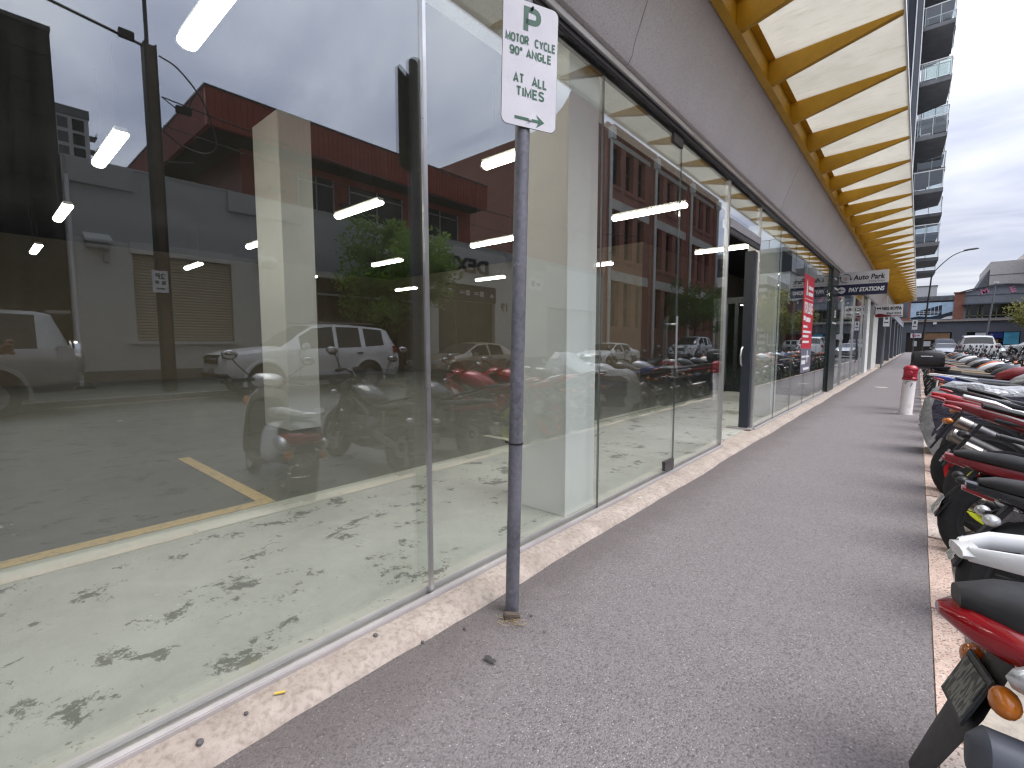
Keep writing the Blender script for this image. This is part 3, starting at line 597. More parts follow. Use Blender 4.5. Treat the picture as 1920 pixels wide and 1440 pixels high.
def strip(pl2, t_):
    """flat mitred stroke of width t_ along a polyline"""
    closed = (Vector(pl2[0])-Vector(pl2[-1])).length < 1e-4; P2 = [Vector(p) for p in (pl2[:-1] if closed else pl2)]; n = len(P2); A, B = [], []
    for k, p in enumerate(P2):
        a = P2[(k-1) % n] if closed or k else p*2-P2[1]; b = P2[(k+1) % n] if closed or k < n-1 else p*2-P2[-2]
        d1, d2 = (p-a).normalized(), (b-p).normalized(); n1, n2 = Vector((-d1.y, d1.x)), Vector((-d2.y, d2.x)); m = (n1+n2)
        m = m.normalized() if m.length > 1e-4 else n1; l_ = min(1/max(m.dot(n1), 0.35), 2.2)*t_/2; A.append(p+m*l_); B.append(p-m*l_)
    fs = [(k, (k+1) % n, n+(k+1) % n, n+k) for k in range(n if closed else n-1)]; return A+B, fs
def sign_word(txt, cap, a, b, fit, stroke):
    """letters drawn as even strokes, cap height `cap`, fitted to a width, centred on a"""
    gap = 0.30; tot = sum(GL[c][0] for c in txt)*1.0+gap*(len(txt)-1); xs = (fit-stroke)/(tot*cap); x = -tot/2; m = MB()
    for c in txt:
        w_, strokes = GL[c]
        for pl2 in strokes:
            pts = [((x+w_*q[0])*cap*xs, stroke/2+q[1]*(cap-stroke)) for q in pl2]; v2, f2 = strip(pts, stroke); m.add([O+right*(a+q.x)+up*(b+q.y)+nrm*0.0008 for q in v2], f2)
        x += w_+gap
    return m
for args in (('P', 0.107, 0.006, 0.374, 0.084, 0.0225), ('MOTOR  CYCLE', 0.0365, 0.001, 0.327, 0.236, 0.0078), ('90\u00b0 ANGLE', 0.0365, 0.002, 0.278, 0.198, 0.0078), ('AT  ALL', 0.041, 0.002, 0.170, 0.162, 0.0082), ('TIMES', 0.041, 0.002, 0.119, 0.135, 0.0082)): sign_word(*args).build('lettering', 'sign_green', pb)
ar = [(-0.068,0.040),(0.044,0.040),(0.034,0.060),(0.073,0.034),(0.034,0.008),(0.044,0.028),(-0.068,0.028)]
plate(ar, O, right, nrm, 0.0, 0.0012).build('arrow', 'sign_green', pb)
for b, mt in ((0.034, 'ink_white'), (0.478, 'ink_black')):
    q = O+up*b+right*0.003; MB().tube([q, q+nrm*0.006], 0.0062, 10).tube([q+nrm*0.006, q+nrm*0.011], 0.0038, 8).build('bolt', mt, pb)
for b in (0.10, 0.42):
    MB().lathe([(0.032,-.012),(0.0365,-.010),(0.0365,.010),(0.032,.012)], (0,0,SB+b), 'z', 20).build('clamp', 'galvanised', ps, smooth=40)
# rusted shim and dead grass at the foot
tag(MB().obox((0.375, 1.545, 0.014), (0.075, 0.035, 0.026), Matrix.Rotation(R(50), 3, 'Z') @ Matrix.Rotation(R(10), 3, 'Y')).build('steel_shim', 'bark', None, bevel=0.004), 'small rusty steel wedge at the foot of the sign post', 'wedge')
g = MB(); rg_ = random.Random(5)
for k in range(26):
    a = rg_.uniform(0, 6.28); q = Vector((0.385+rg_.uniform(-.03,.035), 1.525+rg_.uniform(-.03,.03), 0.004)); pts = [q]
    for s_ in range(4): a += rg_.uniform(-.9, .9); q = q+Vector((math.cos(a)*0.014, math.sin(a)*0.014, rg_.uniform(-.002, .006))); q.z = max(q.z, 0.003); pts.append(q)
    g.tube(pts, 0.0009, 4)
simple('straw', (0.42,0.33,0.2), 0.8)
tag(g.build('dry_grass', 'straw'), 'wisp of dry straw beside the sign post foot', 'grass', kind='stuff')
# litter on the plinth
simple('butt_yellow', (0.7,0.5,0.1), 0.7); simple('pebble', (0.11,0.105,0.11), 0.8, var=0.3)
tag(MB().tube([(0.10, 0.615, 0.052), (0.118, 0.645, 0.052)], 0.0042, 8).build('cigarette_butt', 'butt_yellow', smooth=60), 'yellow cigarette butt lying on the concrete plinth under the glass', 'litter')
tag(MB().tube([(0.115, 3.36, 0.05), (0.13, 3.38, 0.05)], 0.004, 8).build('cigarette_butt', 'ink_white', smooth=60), 'pale cigarette butt on the plinth beyond the sign post', 'litter')
for k, (x, y, r, lb) in enumerate([(0.205, 1.17, .007, 'grey stone chip where the plinth meets the asphalt left of the sign post'), (0.075, 1.03, .010, 'dark stone chip on the plinth close under the glass joint'), (0.13, 0.385, .011, 'flat grey stone chip on the nearest stretch of plinth'), (0.115, 0.52, .007, 'small black stone chip on the near plinth'), (0.27, 1.35, .006, 'black stone chip on the asphalt near the sign post'), (0.43, 1.62, .006, 'brown stone chip right of the sign post foot'), (0.55, 1.56, .0045, 'black crumb on the asphalt right of the sign post')]):
    z = 0.047 if x < 0.15 else 0.004
    tag(MB().ball((x, y, z+r*0.3), (r*1.3, r, r*0.6), 7, 5).build('stone_chip', 'pebble'), lb, 'stone', 'loose chips on the ground')

# trodden gum on the asphalt
gm = MB()
for cx_, r_ in ((0.487, 0.017), (0.516, 0.014)): gm.add([(cx_+r_*math.cos(t_*.45), 1.27+r_*0.75*math.sin(t_*.45)+0.0015*(t_ % 3), 0.0125) for t_ in range(14)]+[(cx_, 1.27, 0.0135)], [(t_, (t_+1) % 14, 14) for t_ in range(14)])
simple('old_gum', (0.06,0.056,0.058), 0.8); tag(gm.build('gum_stain', 'old_gum'), 'double dark gum stain on the asphalt below the sign post', 'stain')
# ------------------------------------------------------------------ hydrant bollard
hy = thing('hydrant', 'white hydrant bollard with a red domed head near the kerb', 'hydrant', (1.60, 10.85, 0.0))
hy.rotation_euler = (R(-1.5), R(2.5), 0)
MB().lathe([(0.0,-.05),(0.105,-.05),(0.105,0.015),(0.094,0.03),(0.094,0.60),(0.090,0.615),(0.0,0.615)], axis='z', n=24).build('post', 'hydrant_white', hy, smooth=40)
hd = MB().lathe([(0.0,0.616),(0.098,0.616),(0.108,0.63),(0.108,0.655),(0.097,0.665),(0.097,0.79),(0.106,0.80),(0.106,0.82),(0.09,0.845),(0.068,0.865),(0.035,0.877),(0.0,0.879)], axis='z', n=24); hd.build('head', 'hydrant_red', hy, smooth=35)
MB().tube([(0,-0.09,0.735),(0,-0.125,0.735)], 0.062, 18).tube([(0,-0.125,0.735),(0,-0.14,0.735)], [0.04,0.03], 14).build('outlet_cap', 'hydrant_red', hy, smooth=40)
MB().box(-0.022,-0.022,0.872,0.022,0.022,0.905).build('spindle', 'dark_plastic', hy)
sx = MB().tube([(0.02,-0.095,0.50),(0.045,-0.088,0.56),(0.03,-0.095,0.57)], 0.004, 5).tube([(-0.05,-0.084,0.55),(-0.04,-0.088,0.585),(-0.01,-0.097,0.59)], 0.005, 5); sx.build('scribble', 'ink_black', hy)

# ------------------------------------------------------------------ projecting signs and poster
ap = thing('projecting_sign', 'grey and navy Auto Park pay stations sign projecting from the fascia', 'sign', (0.0, 15.06, 2.5))
b = MB().box(0.0, 14.985, 2.775, 1.06, 15.06, 3.09).build('upper_board', 'sign_grey_white', ap, world=True, bevel=0.004)
lw = MB().box(0.0, 14.985, 2.50, 1.05, 15.06, 2.773).build('lower_board', 'sign_navy', ap, world=True, bevel=0.004)
F = 14.984; rx, rz = (1,0,0), (0,0,1)
tx = text_mb('Auto Park', 0.175, (0.36, F, 2.885), rx, rz, align='LEFT', fit=0.64, bold=0.004, shear=0.12)
def arc(cx_, cz_, r, w_, a0, a1):
    m = MB(); n = 18; ring = []
    for k in range(n+1):
        a = R(a0+(a1-a0)*k/n); ring.append(((cx_+(r-w_)*math.cos(a), F, cz_+(r-w_)*math.sin(a)), (cx_+r*math.cos(a), F, cz_+r*math.sin(a))))
    vs_ = [p for q in ring for p in ((q[0][0], F-0.004, q[0][2]), (q[1][0], F-0.004, q[1][2]))]
    return m.add(vs_, [(2*k, 2*k+1, 2*k+3, 2*k+2) for k in range(n)])
tx.merge(arc(0.19, 2.935, 0.115, 0.014, -10, 110)).merge(arc(0.19, 2.935, 0.115, 0.014, 170, 290))
tx.add([(0.275,F-.004,2.925),(0.335,F-.004,2.925),(0.302,F-.004,2.875)], [(0,1,2)]).add([(0.05,F-.004,2.95),(0.11,F-.004,2.95),(0.077,F-.004,3.0)], [(0,1,2)])
tx.build('lettering', 'ink_black', b, world=True)
text_mb('a', 0.17, (0.19, F, 2.888), rx, rz, xs=1.1).build('lettering', 'logo_orange', b, world=True)
text_mb('Young Street', 0.06, (0.99, F, 2.815), rx, rz, align='RIGHT').build('lettering', 'poster_grey', b, world=True)
tx = text_mb('PAY STATIONS', 0.14, (0.265, F, 2.59), rx, rz, align='LEFT', bold=0.006, shear=0.15, fit=0.73)
tx.add([(0.115+0.085*math.cos(R(a)), F-.003, 2.637+0.085*math.sin(R(a))) for a in range(0, 360, 15)], [tuple(range(24))]); tx.build('lettering', 'ink_white', lw, world=True)
MB().bar((0.06,F-.006,2.637),(0.17,F-.006,2.637),0.004,0.014).bar((0.058,F-.006,2.637),(0.10,F-.006,2.675),0.004,0.014).bar((0.058,F-.006,2.637),(0.10,F-.006,2.599),0.004,0.014).build('arrow', 'ink_black', lw, world=True)
MB().box(0.0,15.0,3.09,0.05,15.05,3.24).build('wall_bracket', 'dark_frame', ap, world=True)
ns = thing('projecting_sign', 'white NSG BOFFA sign with a maroon wave further along the fascia', 'sign', (0.05, 28.0, 2.5))
b = MB().box(0.1, 27.96, 2.49, 1.09, 28.03, 3.06).build('board', 'ink_white', ns, world=True, bevel=0.004); F = 27.955
text_mb('NSG BOFFA', 0.19, (0.34, F, 2.83), rx, rz, align='LEFT', fit=0.70, bold=0.006).merge(text_mb('8369 3333', 0.13, (1.04, F, 2.62), rx, rz, align='RIGHT', xs=0.95, bold=0.002)).add([(0.22+0.08*math.cos(R(a)), F-.003, 2.9+0.05*math.sin(R(a*2))) for a in range(0, 360, 20)], [tuple(range(18))]).build('lettering', 'ink_black', b, world=True)
MB().add([(0.1,F-.003,2.5),(0.1,F-.003,2.62),(0.2,F-.003,2.655),(0.32,F-.003,2.655),(0.5,F-.003,2.6),(0.75,F-.003,2.555),(1.08,F-.003,2.56),(1.08,F-.003,2.535),(0.7,F-.003,2.52),(0.4,F-.003,2.5)], [tuple(range(10))]).build('wave', 'maroon', b, world=True)
MB().box(0.06,27.97,2.6,0.099,28.02,3.0).build('wall_bracket', 'dark_frame', ns, world=True)
po = thing('lease_poster', 'tall red and grey FOR LEASE poster stuck on the shop glass', 'poster', (0.004, 11.05, 0.68))
b = MB().box(0.0012, 10.52, 1.16, 0.003, 11.62, 2.60).build('red_panel', 'poster_red', po, world=True); gq = MB().box(0.0012, 10.52, 0.68, 0.003, 11.62, 1.158).build('grey_panel', 'poster_grey', po, world=True)
ry, X0 = (0,1,0), 0.0032
text_mb('FOR LEASE', 0.30, (X0, 11.07, 1.86), ry, rz, xs=0.62, bold=0.008).build('lettering', 'ink_white', b, world=True)
tx = MB().box(X0, 10.6, 1.71, X0+.002, 10.82, 1.80).box(X0, 10.85, 1.69, X0+.002, 11.35, 1.78)
for k, (a, z) in enumerate([(0.45, 1.57), (0.85, 1.47), (0.62, 1.38), (0.7, 1.27)]): tx.box(X0, 10.6, z, X0+.002, 10.6+a, z+0.045)
tx.box(X0, 10.6, 2.13, X0+.002, 11.5, 2.14).add([(X0+.002, 10.75, 2.2), (X0+.002, 10.9, 2.2), (X0+.002, 10.86, 2.45), (X0+.002, 10.82, 2.53), (X0+.002, 10.78, 2.45)], [(0,1,2,3,4)]).box(X0, 10.98, 2.33, X0+.002, 11.5, 2.40).box(X0, 10.98, 2.21, X0+.002, 11.5, 2.28)
tag(tx.build('small_print', 'ink_white', b, world=True), kind='stuff')
MB().box(X0, 10.6, 0.98, X0+.002, 10.95, 1.02).box(X0, 10.6, 0.85, X0+.002, 11.0, 0.93).box(X0, 10.8, 0.73, X0+.002, 11.45, 0.78).box(X0, 11.15, 0.88, X0+.002, 11.22, 1.12).box(X0, 11.0, 0.98, X0+.0024, 11.4, 1.02).build('lettering', 'ink_white', gq, world=True)
# ================================================================== FAR SIDE OF THE STREET
FX = 16.3
def W(par): return lambda name, mb, mat, **k: mb.build(name, mat, par, world=True, **k)
def wall_with_holes(x, thick, y0, y1, z0, z1, holes):
    """street-facing wall in the plane x, with rectangular openings (y0,y1,z0,z1); sweeps columns between openings"""
    m = MB(); cuts = sorted({y0, y1, *[h[0] for h in holes], *[h[1] for h in holes]})
    for a, b in zip(cuts, cuts[1:]):
        col = sorted([h for h in holes if h[0] <= a+1e-6 and h[1] >= b-1e-6], key=lambda h: h[2]); z = z0
        for h in col:
            if h[2] > z+1e-6: m.box(x, a, z, x+thick, b, h[2])
            z = h[3]
        if z < z1-1e-6: m.box(x, a, z, x+thick, b, z1)
    return m
# ---- black clad building at the left end
bb = thing('black_building', 'black clad two storey building opposite, left of the grey rendered wall', 'building', (FX+4, -6, 0)); B = W(bb)
B('wall', wall_with_holes(FX, 0.3, -14, 1.98, -0.1, 9.55, [(-6.5, -2.2, -0.1, 3.6)]), 'black_cladding'); B('wall', MB().box(FX+0.3, -14, -0.1, FX+10, 1.97, 9.4), 'black_cladding')
for k in range(11): B('cladding_joint', MB().box(FX-0.02, -14, 0.9+k*0.8, FX+0.0, 1.97, 0.93+k*0.8), 'black_cladding')
B('roller_door', MB().box(FX+0.15, -6.5, -0.1, FX+0.2, -2.2, 3.6), 'brown_door'); B('capping', MB().box(FX-0.06, -14, 9.55, FX+0.4, 2.0, 9.66), 'dark_frame')
# ---- grey rendered single-storey row
gb = thing('grey_building', 'long grey rendered building opposite with a cream roller shutter and DEXIN lettering', 'building', (FX+5, 12, 0)); B = W(gb)
holes = [(3.42, 6.11, 1.34, 3.96), (9.15, 14.2, -0.1, 3.88), (15.3, 19.4, -0.1, 3.5), (24.3, 30.2, -0.1, 3.6)]
B('wall', wall_with_holes(FX, 0.35, 2.0, 31.3, -0.1, 6.40, holes), 'grey_render')
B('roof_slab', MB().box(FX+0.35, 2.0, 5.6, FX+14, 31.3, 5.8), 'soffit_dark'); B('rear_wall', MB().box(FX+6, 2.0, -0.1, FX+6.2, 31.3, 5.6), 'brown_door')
B('base_course', wall_with_holes(FX-0.05, 0.05, 2.02, 31.2, -0.1, 0.46, [(9.15, 14.2, -0.1, 0.46), (15.3, 19.4, -0.1, 0.46), (24.3, 30.2, -0.1, 0.46)]), 'plinth_render')
for a, b, z in ((2.1, 3.55, 5.75), (6.1, 8.6, 5.75), (20.3, 24.0, 5.75), (11.0, 13.4, 5.75)): B('parapet_band', MB().box(FX-0.10, a, z, FX, b, 6.404), 'grey_render', bevel=0.01)
B('parapet_coping', MB().box(FX-0.03, 2.0, 6.40, FX+0.40, 31.3, 6.45), 'grey_render')
B('wall_panel', wall_with_holes(FX-0.03, 0.03, 2.02, 9.0, 0.46, 4.25, [(3.42, 6.11, 1.34, 4.25)]), 'pale_render'); B('wall_panel', wall_with_holes(FX-0.03, 0.03, 14.35, 31.2, 0.46, 6.2, [(15.3, 19.4, 0.46, 4.35), (24.3, 30.2, .46, 3.6)]), 'pale_render')
# roller shutter window: frame, lintel and its slats
sh = B('roller_shutter', MB().box(FX+0.12, 3.42, 1.34, FX+0.16, 6.11, 3.96), 'cream_shutter')
for k in range(29): MB().prism([(FX+0.118, 1.36+k*0.09), (FX+0.085, 1.385+k*0.09), (FX+0.085, 1.415+k*0.09), (FX+0.118, 1.438+k*0.09)], 1, 3.45, 6.08).build('slat', 'cream_shutter', sh, world=True)
B('shutter_box', MB().box(FX-0.10, 3.36, 3.96, FX+0.1, 6.17, 4.30), 'pale_render', bevel=0.01); B('shutter_guide', MB().box(FX-0.02, 3.36, 1.3, FX+0.1, 3.43, 3.96), 'cream_shutter'); B('shutter_guide', MB().box(FX-0.02, 6.10, 1.3, FX+0.1, 6.17, 3.96), 'cream_shutter')
B('window_sill', MB().box(FX-0.12, 3.25, 1.24, FX+0.1, 6.25, 1.335), 'pale_render')
for a in (2.33, 6.95):
    h = B('vent_hood', MB().prism([(FX, 4.42), (FX-0.42, 4.20), (FX-0.42, 4.12), (FX, 4.12)], 1, a, a+0.60), 'pale_render'); MB().box(FX-0.36, a+0.04, 3.98, FX, a+0.56, 4.119).build('vent_louvre', 'grey_render', h, world=True)
B('meter_box', MB().box(FX-0.10, 2.75, 3.62, FX, 2.9, 3.93), 'grey_render')
# wide garage opening with a raised door and things within
B('door_head', MB().box(FX-0.06, 9.05, 3.88, FX+0.02, 14.3, 4.02), 'pale_render'); B('raised_door', MB().box(FX+0.2, 9.15, 3.3, FX+0.26, 14.2, 3.86), 'brown_door')
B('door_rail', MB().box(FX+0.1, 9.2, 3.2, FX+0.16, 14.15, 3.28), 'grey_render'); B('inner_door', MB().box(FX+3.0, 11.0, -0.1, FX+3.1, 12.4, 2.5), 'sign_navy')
B('garage_slab', MB().box(FX, 9.15, -0.3, FX+6, 30.2, 0.0), 'far_path_asphalt')
# DEXIN lettering, sign band and shopfront
B('lettering', text_mb('DEXIN:', 0.98, (FX-0.032, 18.87, 5.0), (0,-1,0), (0,0,1), depth=0.07, align='LEFT', bold=0.03, fit=3.9), 'dark_frame')
bd = B('sign_band', MB().box(FX-0.05, 15.2, 3.5, FX-0.0, 19.45, 4.34), 'soffit_dark')
lg = MB()
for yy_ in (15.9, 17.15, 18.2): lg.box(FX-0.055, yy_, 3.78, FX-0.05, yy_+0.28, 4.06).box(FX-0.055, yy_-0.45, 3.86, FX-0.05, yy_-0.08, 3.92).box(FX-0.055, yy_-0.4, 3.96, FX-0.05, yy_-0.08, 4.0)
lg.add([(FX-0.055, 18.95, 3.8), (FX-0.055, 19.3, 3.8), (FX-0.055, 19.12, 4.0)], [(0,1,2)]); lg.build('logo', 'sign_grey_white', bd, world=True)
B('shopfront_glass', MB().box(FX+0.25, 15.3, -0.1, FX+0.3, 19.4, 3.5), 'window_glass')
for yy_ in (15.3, 16.6, 17.9, 19.33): B('shopfront_mullion', MB().box(FX+0.18, yy_, -0.1, FX+0.26, yy_+0.07, 3.5), 'dark_frame')
B('house_number', text_mb('19', 0.62, (FX-0.032, 20.5, 3.12), (0,-1,0), (0,0,1), depth=0.03, align='LEFT', bold=0.012), 'dark_frame')
pq = B('name_plate', MB().box(FX-0.06, 22.4, 4.55, FX-0.03, 23.75, 5.25), 'ink_white'); MB().box(FX-0.065, 22.6, 4.75, FX-0.06, 22.95, 5.1).box(FX-0.065, 23.1, 4.8, FX-0.06, 23.5, 5.0).build('logo', 'poster_grey', pq, world=True)
B('roller_door', MB().box(FX+0.2, 24.3, -0.1, FX+0.25, 30.2, 3.6), 'grey_render'); B('door_head', MB().box(FX-0.06, 24.2, 3.6, FX+0.02, 30.3, 3.85), 'pale_render')
B('downpipe', MB().tube([(FX-0.08, 2.08, 0), (FX-0.08, 2.08, 5.9)], 0.05, 8), 'ink_white', smooth=60)
# ---- red roofed upper storey behind it
rb = thing('red_building', 'dark red clad upper storey with a deep overhanging roof above the grey parapet', 'building', (FX+5, 12, 5.8)); B = W(rb)
B('wall', MB().box(FX+1.7, 7.2, 5.8, FX+12, 19.2, 8.7), 'red_cladding')
fs = B('fascia', MB().box(FX+0.35, 5.72, 8.58, FX+0.5, 19.2, 9.80).box(FX+0.5, 5.72, 8.58, FX+12, 5.87, 9.80), 'red_cladding')
rbm = MB()
for k in range(66): rbm.box(FX+0.325, 5.8+k*0.2, 8.6, FX+0.35, 5.86+k*0.2, 9.78)
for k in range(56): rbm.box(FX+0.6+k*0.2, 5.695, 8.6, FX+0.66+k*0.2, 5.72, 9.78)
tag(rbm.build('ribs', 'red_cladding', fs, world=True), kind='stuff')
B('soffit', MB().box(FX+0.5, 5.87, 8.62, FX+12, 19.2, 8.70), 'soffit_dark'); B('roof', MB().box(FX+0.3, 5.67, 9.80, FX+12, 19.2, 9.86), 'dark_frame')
for a, b in ((9.3, 10.9), (11.6, 14.5), (15.6, 18.2)):
    f_ = B('window', MB().box(FX+1.66, a, 6.3, FX+1.7, b, 8.3), 'window_glass'); fr = MB()
    for yy_ in (a, (a+b)/2-0.03, b-0.06): fr.box(FX+1.62, yy_, 6.3, FX+1.66, yy_+0.06, 8.3)
    fr.box(FX+1.62, a, 8.0, FX+1.658, b, 8.06).build('window_frame', 'grey_render', f_, world=True)
for a in (8.2, 11.1): B('wall_lamp', MB().box(FX+1.3, a, 7.3, FX+1.7, a+0.5, 7.36), 'dark_frame')
# ---- three storey brick warehouse
wh = thing('brick_warehouse', 'three storey red brick warehouse opposite with white downpipes and corbelled cornice', 'building', (FX+8, 43, 0)); B = W(wh)
bays = [31.5, 39.3, 47.6, 55.6]; holes = []; rows = [(2.6, 6.1), (7.9, 11.4), (13.2, 16.15)]
for a, b in zip(bays, bays[1:]):
    s_ = (b-a-1.4)/3
    for k in range(3):
        for z0, z1 in rows: holes.append((a+0.85+k*s_, a+0.85+k*s_+s_*0.62, z0, z1))
B('front_wall', wall_with_holes(FX, 0.55, 31.4, 55.8, -0.1, 17.2, holes), 'brick_front')
B('rear_block', MB().box(FX+1.3, 32, -0.1, FX+20, 55.2, 16.4), 'soffit_dark')
for (a, b, z0, z1) in holes:
    f_ = B('window', MB().box(FX+0.42, a, z0, FX+0.46, b, z1), 'window_glass')
    MB().box(FX+0.36, a, z0, FX+0.42, a+0.08, z1).box(FX+0.36, b-0.08, z0, FX+0.42, b, z1).box(FX+0.36, a+0.08, (z0+z1)/2-0.05, FX+0.42, b-0.08, (z0+z1)/2+0.05).build('window_frame', 'window_frame', f_, world=True)
    MB().box(FX-0.10, a-0.1, z0-0.28, FX+0.2, b+0.1, z0-0.003).build('sill', 'brick_front', f_, world=True)
for a, b in zip(bays, bays[1:]):
    for z0, z1 in rows: B('lintel_band', MB().box(FX-0.06, a+0.75, z1+0.02, FX, b-0.55, z1+0.75 if z1 < 15 else z1+0.35), 'lintel_paint')
    for k in range(12): B('corbel', MB().box(FX-0.30, a+0.6+k*(b-a-1.0)/12, 16.62, FX, a+0.86+k*(b-a-1.0)/12, 17.0), 'brick_front')
    B('cornice', MB().box(FX-0.42, a+0.3, 17.0, FX, b-0.1, 17.2), 'brick_front')
for k, y in enumerate(bays):
    B('pier', MB().box(FX-0.18, y-0.3, -0.1, FX, y+0.5, 17.25), 'brick_front')
    dp = B('downpipe', MB().tube([(FX-0.32, y+0.1, 0), (FX-0.32, y+0.1, 12.5), (FX-0.32, y+0.1, 16.2)], 0.13, 8), 'white_paint', smooth=60); MB().box(FX-0.56, y-0.16, 16.1, FX-0.12, y+0.36, 16.9).build('rain_head', 'white_paint', dp, world=True)
sw = MB().prism([(FX, -0.1), (FX+19, -0.1), (FX+19, 18.35), (25.4, 18.4), (23.2, 18.45), (22, 18.6), (21, 18.95), (20.2, 19.5), (19.6, 20.1), (19.2, 20.7), (18.9, 21.4), (FX+0.6, 21.4), (FX+0.6, 17.2), (FX, 17.2)], 1, 31.32, 31.9); B('side_wall', sw, 'brick_side')
# ---- stone corner house, pale blocks beyond
sh_ = thing('stone_house', 'two storey brown stone corner house with white quoins and balustraded parapet', 'building', (FX+5, 88, 0)); B = W(sh_)
holes = [(82.2, 84.0, 1.2, 4.6), (86, 87.8, 1.2, 4.6), (90, 91.8, 1.2, 4.6), (82.2, 84.0, 6.2, 9.2), (86, 87.8, 6.2, 9.2), (90, 91.8, 6.2, 9.2)]
B('wall', wall_with_holes(FX, 0.5, 80, 96, -0.1, 10.3, holes), 'stone_wall'); B('side_wall', MB().box(FX, 79.9, -0.1, FX+14, 80, 10.3), 'stone_wall'); B('core', MB().box(FX+0.9, 80.1, -0.1, FX+14, 96, 10.2), 'soffit_dark')
for (a, b, z0, z1) in holes:
    f_ = B('window', MB().box(FX+0.3, a, z0, FX+0.34, b, z1), 'window_glass'); MB().box(FX-0.08, a-0.35, z0, FX, a, z1+0.4).box(FX-0.08, b, z0, FX, b+0.35, z1+0.4).box(FX-0.08, a, z1, FX, b, z1+0.4).box(FX-0.2, a-0.4, z0-0.3, FX, b+0.4, z0).build('surround', 'stone_trim', f_, world=True)
for z in (5.0, 10.3): B('string_course', MB().box(FX-0.3, 79.6, z, FX+14, 96, z+0.5), 'stone_trim')
B('parapet', MB().box(FX-0.1, 79.8, 10.8, FX+14, 96, 11.6), 'stone_trim')
for k in range(10): B('quoin', MB().box(FX-0.06, 79.84, 0.2+k*1.0, FX+(0.9 if k % 2 else 0.6), 80.7, 0.75+k*1.0), 'stone_trim')
for k, x in enumerate((FX+3.0, FX+7.5)):
    for z0 in (1.2, 6.0): B('window', MB().box(x, 79.84, z0, x+1.5, 79.9, z0+3.2), 'window_glass'); B('surround', MB().box(x-0.35, 79.78, z0-0.3, x+1.85, 79.84, z0+3.6), 'stone_trim')
mb_ = thing('terrace_building', 'pale modern block with a dark glazed band and roof terrace behind the stone house', 'building', (26, 108, 0)); B = W(mb_)
B('wall', MB().box(16.9, 100, 0, 40, 112, 14.6), 'scrim_white'); B('glazed_band', MB().box(16.6, 99.6, 14.6, 40, 112, 18.2), 'window_glass'); B('slab', MB().box(16.2, 99.2, 18.2, 40.4, 112, 19.0), 'slab_grey')
for k in range(12): B('rail_post', MB().box(16.4+k*2, 99.3, 19.0, 16.5+k*2, 99.4, 20.6), 'dark_frame')
B('rail', MB().box(16.4, 99.3, 20.5, 40, 99.4, 20.62), 'dark_frame'); B('terrace_glass', MB().box(16.4, 99.33, 19.0, 40, 99.36, 20.4), 'balustrade_glass')
for k, (y0_, y1_, z) in enumerate(((113, 118, 19.5), (118, 124, 22), (124, 131, 21), (131, 140, 24))):
    o = MB().box(FX+0.3*k, y0_, 0, FX+16, y1_-0.1, z).build('scrim_building' , 'scrim_white'); o.name = 'scaffold_block'
    MB().box(FX+0.3*k-0.05, y0_+2, 0, FX+0.3*k, y0_+2.1, z).box(FX+0.3*k-0.05, y0_, z*0.5, FX+0.3*k, y1_-0.2, z*0.5+0.15).build('scaffold_tube', 'slab_grey', o)
    tag(o, ['lowest white sheeted block beyond the stone house', 'second white sheeted block beyond the stone house', 'third white sheeted block, slightly lower', 'tallest white sheeted block at the far end'][k], 'building', 'sheeted blocks far along the street')
# ---- distant tower
tw = thing('apartment_tower', 'distant pale apartment tower showing above the grey parapet', 'building', (176, 19, 0)); B = W(tw)
B('wall', MB().box(170, 5, 0, 184, 25.2, 61), 'sign_grey_white'); B('roof_band', MB().box(169.7, 4.8, 61, 184, 25.4, 63.2), 'slab_grey')
for fl_ in range(14):
    z = 60.4-fl_*3.6
    for k in range(6): B('window', MB().box(169.8, 6.5+k*2.5, z-2.8, 170, 8.5+k*2.5, z-0.2), 'pale_window')
    B('window', MB().box(169.8, 21.9, z-2.9, 170, 24.2, z-0.1), 'window_glass')
    bl = B('balcony', MB().box(171, 25.2, z-3.3, 175, 27.0, z-3.0), 'slab_grey'); MB().box(171, 26.9, z-3.0, 175, 27.0, z-2.0).build('balustrade', 'balustrade_glass', bl, world=True)

# ---- power pole with cables and a 2P sign
pp = thing('power_pole', 'tall timber and steel power pole with looped cables opposite', 'pole', (13.45, 3.5, 0)); B = W(pp)
B('pole', MB().prism([(13.30, 3.39), (13.58, 3.39), (13.58, 3.61), (13.30, 3.61)], 2, -0.2, 8.75), 'pole_timber'); B('steel_flange', MB().box(13.28, 3.365, -0.2, 13.60, 3.40, 8.78), 'pole_steel'); B('steel_flange', MB().box(13.28, 3.60, -0.2, 13.60, 3.635, 8.78), 'pole_steel'); B('mast', MB().tube([(13.45, 3.47, 8.5), (13.45, 3.47, 13)], 0.045, 8), 'pole_steel')
def curve(pts, n=5):
    P_ = [Vector(p) for p in pts]; P_ = [P_[0]*2-P_[1]]+P_+[P_[-1]*2-P_[-2]]; q = []
    for a, b, c, d in zip(P_, P_[1:], P_[2:], P_[3:]):
        for k in range(n): t_ = k/n; q.append(0.5*((2*b)+(c-a)*t_+(2*a-5*b+4*c-d)*t_*t_+(3*b-a-3*c+d)*t_**3))
    return q+[P_[-2]]
def cable(name, pts, r, par=pp):
    pts = curve(pts) if len(pts) < 10 else pts
    return MB().tube(pts, r, 6).build(name, 'cable_black', par, world=True, smooth=60)
def sag(a, b, s_, n=14): a, b = Vector(a), Vector(b); return [a.lerp(b, k/n)-Vector((0,0,s_*4*(k/n)*(1-k/n))) for k in range(n+1)]
